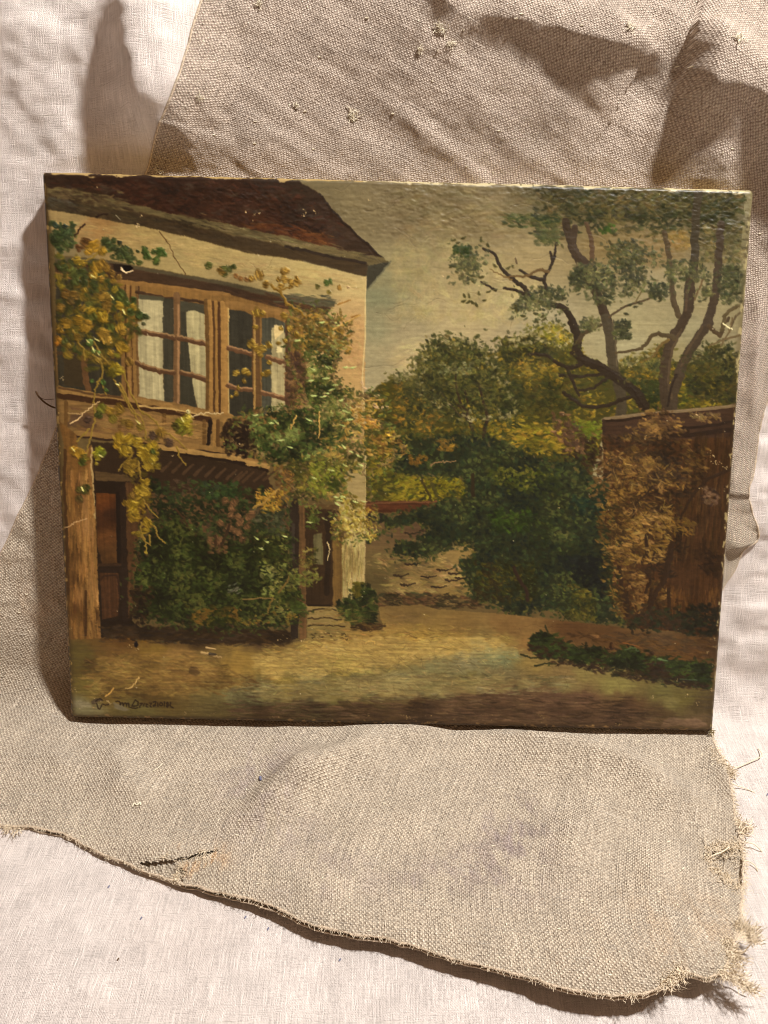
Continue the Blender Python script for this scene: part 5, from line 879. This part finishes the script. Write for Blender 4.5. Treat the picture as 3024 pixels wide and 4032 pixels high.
for t_, x, y, r, c in (('A',190,620,56,(48,62,34)),('A',160,680,50,(52,64,34)),('A',240,690,50,(56,66,34)),('A',250,590,44,(50,64,40)),('A',150,520,30,(42,56,46)),('A',230,530,26,(44,56,48)),('A',130,640,30,(40,50,28)),('A',410,680,56,(98,58,28)),('A',350,720,34,(96,56,30)),('A',480,700,60,(142,106,30)),('A',430,740,44,(138,104,32)),('A',550,740,44,(140,108,32)),
    ('A',580,660,46,(56,66,36)),('A',620,700,44,(58,68,38)),('A',690,740,44,(56,66,38)),('A',740,770,40,(54,66,34)),('A',790,800,40,(60,70,36)),('A',700,670,24,(40,44,32)),('A',750,730,40,(58,68,36)),('A',920,740,40,(54,72,32)),('A',940,790,36,(56,74,32)),('A',1050,750,46,(56,78,34)),('A',1000,750,30,(52,70,32)),('A',1090,770,26,(60,82,36)),('A',1020,830,38,(64,80,34)),('A',860,745,16,(50,58,30)),('A',870,840,30,(64,72,34)),
    ('A',1480,870,36,(70,76,34)),('A',1590,920,40,(112,86,36)),('A',1620,890,30,(74,78,36)),('A',340,830,44,(138,112,34)),('A',390,850,34,(134,108,34)),('A',500,880,60,(134,102,32)),('A',550,850,44,(128,96,34)),('A',590,890,44,(118,88,34)),('A',470,950,44,(150,118,40)),('A',540,990,34,(128,98,38)),('A',640,940,36,(108,80,36)),('A',700,970,30,(120,92,46)),
    ('A',220,900,44,(56,64,30)),('A',310,940,56,(72,78,36)),('A',370,930,44,(60,68,32)),('A',320,1000,50,(62,70,34)),('A',390,1000,40,(54,62,30)),('A',480,1040,40,(50,58,28)),('A',400,1080,30,(118,96,34)),('A',180,890,24,(50,58,28)),
    ('A',240,1120,50,(104,74,32)),('A',310,1130,44,(96,72,30)),('A',560,1140,50,(120,92,34)),('A',610,1150,40,(112,88,34)),('A',660,1080,34,(120,104,34)),('A',700,1140,46,(66,76,34)),('A',760,1190,44,(62,72,32)),('A',820,1170,36,(58,70,32)),('A',700,1220,46,(130,106,32)),('A',770,1270,44,(122,100,34)),('A',820,1240,40,(60,72,34)),('A',870,1300,40,(54,66,32)),('A',930,1310,30,(50,62,34)),
    ('A',430,1210,44,(88,88,40)),('A',380,1240,40,(124,98,36)),('A',590,1210,50,(108,82,34)),('A',580,1260,40,(116,88,36)),('A',460,1270,50,(130,106,30)),('A',190,1240,44,(108,82,34)),('A',280,1180,40,(84,66,34)),
    ('E',240,160,54,(122,92,30)),('E',350,130,54,(134,102,30)),('E',400,200,50,(128,98,30)),('E',430,170,50,(130,98,32)),('E',540,90,62,YL),('E',570,120,40,(142,112,34)),('E',470,100,40,(70,72,30)),('E',620,200,44,(70,76,32)),('E',560,260,72,(150,116,44)),('E',590,300,50,(158,124,50)),('E',710,200,54,(138,108,38)),('E',730,230,34,(134,104,38)),('E',720,365,58,(142,110,32)),('E',750,370,40,(130,102,30)),('E',690,350,34,(138,110,36)),
    ('E',660,550,64,(138,116,28)),('E',640,590,50,(92,84,28)),('E',700,570,50,(140,122,36)),('E',780,490,44,(112,84,38)),('E',620,410,36,(132,104,34)),('E',520,470,34,(118,96,40)),('E',340,280,40,(114,88,30)),('E',170,310,44,(140,86,24)),('E',160,340,24,(176,96,24)),('E',230,320,36,(74,78,38)),('E',260,350,30,(110,90,34)),('E',440,330,30,(120,140,76)),('E',470,400,24,(110,134,70)),('E',450,310,20,(150,170,110)),('E',520,410,20,(96,120,64)),
    ('E',560,670,30,(58,80,36)),('E',460,660,24,(70,92,44)),('E',580,740,26,(62,80,34)),('E',180,210,36,(112,84,28)),('E',200,230,30,(120,90,30)),('E',820,20,40,(130,104,34)),('E',800,60,36,(62,74,34)),('E',880,90,36,(50,64,32)),('E',930,100,30,(46,58,30)),('E',910,160,20,(60,62,42)),
    ('E',550,900,54,(92,90,30)),('E',520,960,40,(56,62,26)),('E',620,930,50,(118,92,30)),('E',700,900,50,(124,96,34)),('E',640,990,44,(96,84,30)),('E',690,940,34,(110,86,32)),('E',780,1040,50,(110,84,32)),('E',730,1020,34,(96,76,32)),('E',880,1070,40,(110,92,36)),('E',1060,1110,52,(120,92,36)),('E',1040,1130,36,(112,86,34)),('E',440,330,34,(84,104,50)),
    ('E',1280,1010,62,(132,120,26)),('E',1230,1030,50,(98,94,28)),('E',1290,1070,56,(138,122,36)),('E',1240,1090,50,(92,90,26)),('E',1190,1060,40,(66,60,24)),('E',1300,980,44,(162,144,58)),('E',1300,930,20,(214,204,150)),('E',1310,1110,34,(112,102,34)),('E',990,1140,40,(62,46,38)),('E',1130,1200,44,(66,48,40)),('E',420,1000,34,(64,44,36)),
    ('E',700,1160,60,YL),('E',680,1220,50,(142,112,28)),('E',780,1170,54,YL),('E',860,1200,56,YL),('E',760,1270,54,(136,112,34)),('E',730,1280,40,(128,108,30)),('E',1000,1230,50,(134,110,30)),('E',980,1270,40,(56,70,30)),('E',900,1290,60,YL),('E',1010,1290,40,(118,100,28)),('E',330,1280,54,(150,108,36)),('E',520,1280,52,(132,122,30)),('E',500,1300,34,(140,128,36)),('E',290,1260,30,(170,122,48)),
    ('I',200,50,50,(150,112,34)),('I',250,80,54,(138,106,32)),('I',290,120,44,(96,84,28)),('I',270,150,40,(62,70,26)),('I',420,60,50,(126,126,26)),('I',400,120,30,(118,106,28)),('I',440,80,40,(84,90,28)),('I',390,165,20,(130,112,34)),('I',630,40,50,YL),('I',640,80,44,(130,106,28)),('I',780,60,56,YL),('I',860,20,56,(140,116,30)),('I',880,60,30,(62,72,30)),('I',830,120,72,YL),('I',840,180,64,(124,102,30)),('I',880,130,50,(150,128,40)),('I',920,190,34,(112,94,28)),('I',700,170,60,(126,100,34)),('I',660,220,50,(120,96,32)),('I',690,250,36,(132,106,34)),('I',650,180,40,(132,104,40)),
    ('I',830,325,40,(134,108,30)),('I',790,320,30,(126,102,28)),('I',770,400,74,YL),('I',740,440,56,(134,108,32)),('I',810,410,56,(146,120,40)),('I',700,440,40,(110,84,36)),('I',830,440,30,(138,112,34)),('I',670,520,50,(132,104,28)),('I',720,530,44,YL),('I',640,510,34,(122,94,28)),('I',710,600,60,YL),('I',740,630,54,(132,106,30)),('I',690,640,44,(124,98,28)),('I',780,550,34,(114,88,28)),('I',800,590,26,(110,86,26)),('I',830,680,50,(138,112,30)),('I',850,700,34,(128,104,28)),('I',815,750,38,(128,104,28)),('I',750,780,34,(104,88,26)),('I',720,775,24,(110,90,26)),('I',820,940,20,(134,114,40)),('I',280,390,50,(58,60,24)),('I',240,400,36,(72,66,28)),('I',320,370,30,(60,60,26)),('I',240,470,40,(74,62,30))):
    leaf(t_, x, y, r*.95, c, None if c != YL else YH, 6, 1.5)
for t_, x, y in (('E',430,320),('E',470,380),('E',520,430),('A',470,965),('E',500,300),('E',680,690),('E',860,1020),('E',740,60),('I',270,385),('A',640,1150),('E',1250,1000),('I',430,100),('I',190,40)):
    p = T(t_, x, y)[0]; dab(p[0], p[1], 7, 2, rng.uniform(.4, 1.2), np.array((206,196,130))/255, 1.8)

# the brush drags wet paint: small ragged displacement of everything laid down so far
DX = (fbm(PW, PH, 5, 4, 961, 2)*1.9).astype(int); DY = (fbm(PW, PH, 4, 5, 971, 2)*1.7).astype(int)
IY = np.clip(YY.astype(int)+DY, 0, PH-1); IX = np.clip(XX.astype(int)+DX, 0, PW-1)
COL = COL[IY, IX].copy(); HGT = HGT[IY, IX].copy()
XR = np.clip(COL[..., 0]-COL[..., 1]*1.30, 0, 1)*.50; COL[..., 0] -= XR; COL[..., 2] += XR*.10; LU = COL.mean(-1, keepdims=True); COL = COL*.88+LU*.12*np.array((1.04, 1.0, .86))
COL = COL*(1-.10) + .10*np.array((92,76,46), np.float32)/255

dabs(T('N',250,560,1000,480,1659,400,'O',900,470,1000,560,'O',200,620,'N',1100,760,300,800), 260, 10, 1.8, [(150,122,66),(164,136,80),(176,150,92),(128,104,56)], .02, .3, .6, .38)
dabs(T('N',700,180,1659,300,'O',1000,400,'N',1100,560,690,500), 160, 12, 2, [(118,96,54),(136,112,66),(98,78,46)], .02, .2, .4, .5)

poly(T('N',650,560,1200,480,'O',900,430,1050,560,'O',500,620,'N',1500,700,700,820,250,840,200,640), (168,146,96), warp=16, soft=8, a=.42, var=14, streak='h')
poly(T('O',350,600,700,540,1040,490,1080,620,980,700,500,740,200,700), (136,132,100), warp=14, soft=6, a=.26, var=14, streak='h')
poly(T('N',300,900,1200,820,'O',200,760,1300,780,'O',1100,880,0,930,'N',800,1010,200,1000), (140,122,80), warp=18, soft=8, a=.42, var=14, streak='h')
dabs(T('N',200,620,1659,440,'O',1000,480,1300,760,'O',0,900,'N',300,980), 420, 9, 1.6, [(150,130,88),(112,96,62),(92,78,50),(168,148,100)], .05, .5, 1.1, .30)

poly(T('M',450,620,1200,560,1659,640,1659,900,1200,980,500,960,300,800), (140,114,66), warp=18, soft=8, a=.30, var=16, streak='h')
# ---- ageing: chips, scratches, holes, craquelure, cockling of the canvas near its edges
def chip(tile, x, y, r, c=(172,150,114), n=5, dark=False):
    if y > 1040 and tile in 'MNOQ': c = (140,118,84)
    for i in range(n):
        p = T(tile, x+rng.normal(0, r), y+rng.normal(0, r*.7))[0]; q = rng.uniform(.6, 1.35)
        dab(p[0], p[1], q*rng.uniform(1, 1.8), q, rng.uniform(0, 3), np.array(c)/255*rng.uniform(.75, 1.1), -.4 if dark else .3)
for t_, x, y, r, n in (('A',860,520,16,9),('A',895,440,5,2),('A',515,190,4,2),('B',260,400,7,3),('B',330,420,30,6),('B',770,410,30,9),('B',880,405,25,4),('B',1370,570,8,2),('B',1325,300,12,3),('C',430,850,4,2),('C',745,930,4,1),('C',1050,770,3,1),('E',205,640,14,6),
      ('E',1300,930,8,3),('H',1210,1190,26,10),('H',1240,1270,22,7),('H',1060,850,22,8),('H',1340,1310,20,6),('H',640,1055,4,1),('L',1450,250,18,6),('L',1370,50,16,5),('L',1440,290,8,3),('L',1240,265,6,3),('M',700,540,22,7),('M',740,570,12,4),('M',250,1040,34,8),('M',440,1010,30,6),
      ('M',500,1030,16,6),('M',860,1070,20,5),('M',940,1130,40,6),('M',1410,1135,16,5),('M',1180,1120,30,6),('M',215,900,16,7),('M',170,380,12,4),('N',380,1165,24,4),('N',1210,1140,20,4),('N',1560,1150,26,7),('O',110,1100,24,6),('O',320,1105,10,3),('O',520,1125,14,4),('O',800,1110,60,6),('O',1250,1130,60,8),
      ('Q',500,1170,30,8),('Q',310,1190,16,4),('Q',1110,930,12,4),('Q',1210,990,16,5),('Q',1030,800,10,3),('Q',820,940,16,4),('Q',1350,430,18,8),('Q',1370,500,12,6),('Q',1300,540,14,6),('Q',1360,650,10,6),('Q',1330,880,14,6),('N',470,490,30,5),('N',640,490,12,3),('N',850,550,8,2),('K',1440,440,4,2),('I',1060,100,6,2),('J',95,90,4,2),('F',200,1210,6,3),('E',100,700,6,1)):
    chip(t_, x, y, r, n=n)
poly(T('A',720,880,745,868,790,868,815,890,800,915,760,925,725,910), (12,8,8), warp=1.5, var=2, h=-1.2)
for q in (('A',715,890,735,920,765,930,800,922,820,912),('A',715,905,745,925)): line(T(*q), 3, (190,168,136), 1.5, .8)
poly(T('M',715,515,745,500,755,530,735,560,715,545), (30,24,24), warp=2, var=2, h=-1.)
line(T('E',275,1035,330,1000,390,950,460,880,530,840), 1.9, (190,164,124), 1.5, .4, jit=1.2); line(T('E',255,940,300,945,350,950,400,930), 1.4, (160,134,96), 1.2, .4)
line(T('E',1330,965,1400,950,1470,940,1540,945,1610,940), 1.8, (186,166,130), 1.2, .3, jit=1.2); line(T('I',120,725,190,690,260,660,310,645), 1.8, (170,140,104), 1.2, .4, jit=1.2)
line(T('M',760,815,730,860,690,905,645,908), 2.6, (176,148,100), 1.5, .6); line(T('M',540,905,510,950,470,975), 2.6, (178,142,84), 2, .6); line(T('A',400,510,350,560,315,620), 3.2, (52,34,24), 2, .8); line(T('A',500,445,540,425,600,420), 3.4, (44,32,24), 2, .5); line(T('A',670,430,710,470), 1.4, (150,140,120), 1, .3)
line(T('H',1320,50,1360,80,1400,100), 2.4, (206,196,160), 1.6, .6); line(T('J',860,850,875,900,860,1010), 2, (190,170,130), 1.4, .4); line(T('N',1190,520,1220,500,1260,505,1270,530), 2.4, (176,146,88), 2, .9); line(T('Q',560,470,700,500), 2, (120,80,46), 2,.5)
line(T('M',1310,600,1360,610,1420,630,1480,640), 6, (150,126,88), 3, 1.2); line(T('M',1380,610,1430,615), 6, (70,60,48), 4, 1.); line(T('M',1350,555,1430,570),4,(176,150,110),2,1.)
poly(T('M',60+140,1020,330,1020,350,1060,260,1090,190,1070), (130,120,98), warp=6, soft=2, a=.8); poly(T('M',530,1030,600,1050,680,1100,640,1110,550,1080), (118,108,90), warp=5, soft=2, a=.85)
poly(T('Q',880,1170,960,1130,1180,1120,1250,1140,1300,1190,1150,1200,1000,1190,890,1200), (112,90,74), warp=7, soft=2, a=.75, var=14)
poly(T('M',300+40,1000,440,1000,450,1030,350,1040), (76,64,54), warp=5, soft=1, a=.8); chip('M',370,1062,8,(26,20,20),4); chip('M',380,1080,4,(226,210,190),2)
# the painter's signature and date, worn dark script
INK = (40,28,20)
def sig(*pts, w=2.3, w1=None): line(TS(*pts), w, INK, w1, .25, jit=.3, a=.8)
def TS(*p): return to_buf([(270+p[i]*.3014, 2700+p[i+1]*.3014) for i in range(0, len(p), 2)])
sig(350,200,400,170,440,190); sig(360,230,380,290,400,300,430,250); sig(440,240,480,250,520,240)
sig(610,205,640,200,665,215,670,250); sig(670,245,690,220,705,235,712,262); sig(712,240,735,225,748,240,752,268); sig(755,240,775,230,785,240,780,262)
sig(870,185,830,250); sig(870,185,900,210,905,240,880,262,820,268); sig(780,275,850,290,900,285, w=2.4)
sig(930,230,960,225,930,260,925,282); sig(985,225,975,262); sig(1005,235,1030,240,1010,262,1030,275)
sig(1050,225,1080,232,1060,258,1075,272); sig(1100,215,1130,205,1128,240,1105,262,1135,258); sig(1160,220,1165,268); sig(1200,215,1185,240,1205,262,1225,240,1200,215); sig(1250,210,1248,268); sig(1290,215,1275,235,1300,250,1290,275,1275,262,1300,240,1290,215); sig(1330,215,1325,260,1365,285)
# canvas cockling: a roll a few cm below the top edge and wrinkles along it, roll along the bottom
V = YY/PH; U = XX/PW
top = np.clip(1-V/.13, 0, 1); bot = np.clip((V-.80)/.2, 0, 1)
WR = fbm(PW, PH, 20, 12, 801, 4); WR2 = fbm(PW, PH, 11, 5, 811, 3)
PATCH = np.clip(.55+1.1*fbm(PW, PH, 110, 60, 805, 3), .1, 1.4); HGT += PATCH*(np.sqrt(top+.0001)*(1.2*(1-np.abs(WR)*2.2) + .8*WR2 + .8*fbm(PW, PH, 7, 3.5, 813, 2)))*.85
HGT += np.sqrt(bot+.0001)*(.8*(1-np.abs(fbm(PW, PH, 60, 7, 821, 4))*2) + .35*WR2)
HGT += .12*fbm(PW, PH, 16, 10, 831, 3) + .22*GRAIN + .35*fbm(PW, PH, 6, 3.5, 833, 2)*np.clip((V-.74)*6, 0, 1)
# weave telegraphing through thin paint
HGT += .16*(np.sin(XX*2*np.pi/4.1)*np.sin(YY*2*np.pi/4.1)) + .10*smooth_noise(PW, PH, 22, 1.6, 841) + .10*smooth_noise(PW, PH, 1.6, 22, 842)
# cracks: random walks, narrow grooves with a lifted lip
def crack(x, y, ang, n, wob=.32, dep=1.):
    pts = []
    for i in range(n):
        pts.append((x, y)); ang += rng.normal(0, wob); ang *= .96; x += np.cos(ang)*6; y += np.sin(ang)*6
    pts = np.array(pts); keep = COL.copy() if False else None
    line(pts, 1.5, (40,30,20), .8, -.9*dep, a=.16, jit=.3, curve=False)
    line(pts+[0,2.0], 1.4, (150,128,92), 1., .8*dep, a=.06, jit=.3, curve=False)
for i in range(120):
    r = rng.random()
    if r < .55: x, y = rng.uniform(250, 1230), rng.uniform(790, 985)
    elif r < .85: x, y = rng.uniform(300, 1200), rng.uniform(10, 150)
    else: x, y = rng.uniform(560, 800), rng.uniform(150, 420)
    crack(x, y, rng.uniform(-.5, .5), rng.integers(4, 16))
for i in range(40): crack(rng.uniform(420, 1230), rng.uniform(800, 930), 1.57+rng.uniform(-.3, .3), rng.integers(3, 7), .25, .7)
# overall old-varnish mottling and specks of dust
COL *= (1 + .05*fbm(PW, PH, 120, 90, 851, 3) + .035*fbm(PW, PH, 5, 5, 861, 2))[..., None]
for i in range(90):
    x, y = rng.uniform(5, PW-5), rng.uniform(5, PH-5); q = rng.uniform(.7, 1.3)
    dab(x, y, q+.4, q, 0, np.array((198,184,156))/255*rng.uniform(.7, 1.), .8, .8)
# worn edges: grime plus bare priming, ragged
N1 = fbm(PW, PH, 22, 8, 871, 4); N2 = fbm(PW, PH, 8, 22, 881, 4); N3 = fbm(PW, PH, 7, 7, 891, 3)
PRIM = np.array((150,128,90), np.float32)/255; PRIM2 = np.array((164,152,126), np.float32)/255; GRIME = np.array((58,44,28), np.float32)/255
def wear(dist, N, w, grime, prim, pcol, thr):
    g = np.clip(1-dist/(w*2.2), 0, 1)*grime; COL[:] = COL*(1-g[..., None]) + GRIME*g[..., None]
    m = np.clip(((w*(.75+N*1.6))-dist)*.8, 0, 1)*np.clip((N3+thr)*5, 0, 1)*prim; COL[:] = COL*(1-m[..., None]) + pcol*m[..., None]; HGT[:] -= .5*m
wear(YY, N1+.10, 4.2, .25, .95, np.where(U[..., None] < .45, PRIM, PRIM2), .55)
wear(XX, N2, 6., .75, .8, np.array((150,126,82), np.float32)/255, .05)
wear(PW-1-XX, N2, 7., .5, .75, np.array((160,146,112), np.float32)/255, .1)
m_ = np.clip((16-(PW-1-XX)), 0, 1)*np.clip(1-V/.34, 0, 1)*np.clip((N3+.35)*4, 0, 1)*.6; COL[:] = COL*(1-m_[..., None]) + np.array((134,126,100))/255*m_[..., None]
wear(PH-1-YY, N1, 7., .45, .7, np.array((140,112,76), np.float32)/255, -.05)
COL = np.clip(COL, .01, 1).astype(np.float32)
# ---------------------------------------------------------------- the painting itself: relief mesh of the paint, wrapped over its stretcher
painting = empty('oil_painting', tuple(TL_W - UP*PHEI + XW*PWID/2)); PO = np.array(painting.location)
tag(painting, 'worn unframed oil painting of a vine-covered house and garden leaning on the linen', 'painting')
def plane_pts(p):
    d = rays(p); lam = ((TL_W-CAM)@NRM)/(d@NRM); return CAM+lam[:, None]*d
nx, ny = 980, 790
uu, vv = np.meshgrid(np.linspace(0, PW, nx), np.linspace(0, PH, ny)); Hi = np.linalg.inv(HB)
q = np.c_[uu.ravel(), vv.ravel(), np.ones(uu.size)] @ Hi.T; q = q[:, :2]/q[:, 2:]
Pp = plane_pts(q).reshape(ny, nx, 3)
def samp(A_):
    x = np.clip(uu-.5, 0, PW-1.001); y = np.clip(vv-.5, 0, PH-1.001); ix = x.astype(int); iy = y.astype(int); fx = x-ix; fy = y-iy
    if A_.ndim == 3: fx = fx[..., None]; fy = fy[..., None]
    return (A_[iy, ix]*(1-fx)+A_[iy, ix+1]*fx)*(1-fy)+(A_[iy+1, ix]*(1-fx)+A_[iy+1, ix+1]*fx)*fy
Hc = samp(HGT); Cc = samp(COL)
dx_ = np.minimum(uu, PW-uu)/PW*PWID; dy_ = np.minimum(vv, PH-vv)/PH*PHEI; RR = .0026
drop = lambda d_: RR-np.sqrt(np.clip(RR**2-np.clip(RR-d_, 0, RR)**2, 0, None))
Pp = Pp + NRM*((Hc-Hc.mean())*IMPASTO - drop(dx_) - drop(dy_))[..., None]
# canvas sagging a little between the bars
sag = np.clip(np.minimum(dx_, dy_)/.035, 0, 1); sag = sag*sag*(3-2*sag); Pp = Pp-NRM*(.0012*sag)[..., None]
# outline slightly wavy
wv = lambda a_, seed: .0007*nz3(a_, a_*0, 26., 1., seed, 3)
for sl_, ax_, sg, ar in ((np.s_[0, :], UP, 1, uu[0]), (np.s_[-1, :], UP, 1, uu[-1]), (np.s_[:, 0], XW, 1, vv[:, 0]), (np.s_[:, -1], XW, 1, vv[:, -1])): Pp[sl_] = Pp[sl_]+(ax_*wv(ar, 700+int(abs(Pp[sl_][0, 0])*10))[:, None])
# folded-over sides: extra rings round the grid running back along the stretcher
def ring(P, C, d_, inset):
    P2_ = np.pad(P, ((1,1),(1,1),(0,0)), mode='edge'); C2 = np.pad(C, ((1,1),(1,1),(0,0)), mode='edge')
    for sl_ in (np.s_[0,:], np.s_[-1,:], np.s_[:,0], np.s_[:,-1]): P2_[sl_] = P2_[sl_]-NRM*d_; C2[sl_] = C2[sl_]*.45+.55*np.array((150,124,84))/255
    return P2_, C2
for d_ in (.004, .006, .0045): Pp, Cc = ring(Pp, Cc, d_, 0)
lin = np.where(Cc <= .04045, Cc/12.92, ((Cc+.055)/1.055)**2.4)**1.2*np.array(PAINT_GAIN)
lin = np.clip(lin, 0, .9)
n = NT('oil_paint'); at = n.new('ShaderNodeVertexColor', layer_name='paint'); n.link(at.outputs[0], n.b.inputs['Base Color'])
tc = n.new('ShaderNodeTexCoord'); fn = n.noise(tc.outputs['Object'], 2600., 2, .6); r1 = n.noise(tc.outputs['Object'], 60., 3, .6)
n.link(n.math('MULTIPLY_ADD', r1, .22, .28), n.b.inputs['Roughness']); n.b.inputs['Specular IOR Level'].default_value = .30
bp = n.new('ShaderNodeBump'); bp.inputs['Distance'].default_value = .00009; n.link(fn, bp.inputs['Height']); n.link(bp.outputs[0], n.b.inputs['Normal'])
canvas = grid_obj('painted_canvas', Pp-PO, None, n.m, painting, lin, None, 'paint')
# stretcher bars behind
bk = TL_W-NRM*(THICK-.001)
def bar(u0, u1, v0, v1):
    me = bpy.data.meshes.new('stretcher_bar'); vs = []
    for dn in (0, .0135):
        for (u, v) in ((u0,v0),(u1,v0),(u1,v1),(u0,v1)): vs.append(bk+NRM*dn+XW*u*PWID*.985-UP*v*PHEI-PO)
    me.from_pydata([tuple(v) for v in vs], [], [(3,2,1,0),(4,5,6,7),(0,1,5,4),(1,2,6,5),(2,3,7,6),(3,0,4,7)]); me.materials.append(M_WOOD)
    o = bpy.data.objects.new('stretcher_bar', me); scene.collection.objects.link(o); o.parent = painting
bar(.012,.985,.01,.12); bar(.05,.94,.88,.985); bar(.035,.13,.123,.877); bar(.865,.945,.123,.877)
def ppts(px, off): d = plane_pts(P2(*px)); return d+NRM*np.array(off)[:, None]-PO
cd = unproj(P2(77,845,84,857,96,869,113,879,135,884), np.array([.012,.011,.010,.009,.009])); cw = to_world(cd[:,0], cd[:,1], np.array([.012,.011,.010,.009,.009]))-PO
tubes_obj('loose_cord', [(smooth_path(cw, 6), np.r_[.0003, np.full(23, .00055), .0006])], M_CORD, painting, 7)
cd = unproj(P2(84,857,98,863,118,862), np.array([.011,.010,.009])); cw = to_world(cd[:,0], cd[:,1], np.array([.011,.010,.009]))-PO
tubes_obj('cord_strand', [(smooth_path(cw, 6), .00018)], M_CORD, painting, 5)
fr = []
for _ in range(26):
    p0 = plane_pts(P2(1536+rr.normal(0, 4), 1582+rr.normal(0, 1.5)))[0]-NRM*rr.uniform(0, .003)-PO; d = XW*rr.uniform(-.6, 1)+UP*rr.normal(-.1, .35)+NRM*rr.normal(0, .3); fr.append((np.array([p0, p0+d*.0015, p0+d*.0028+UP*rr.normal(0, .0006)]), .0002))
tubes_obj('frayed_corner', fr, M_OLIVE, painting, 4)
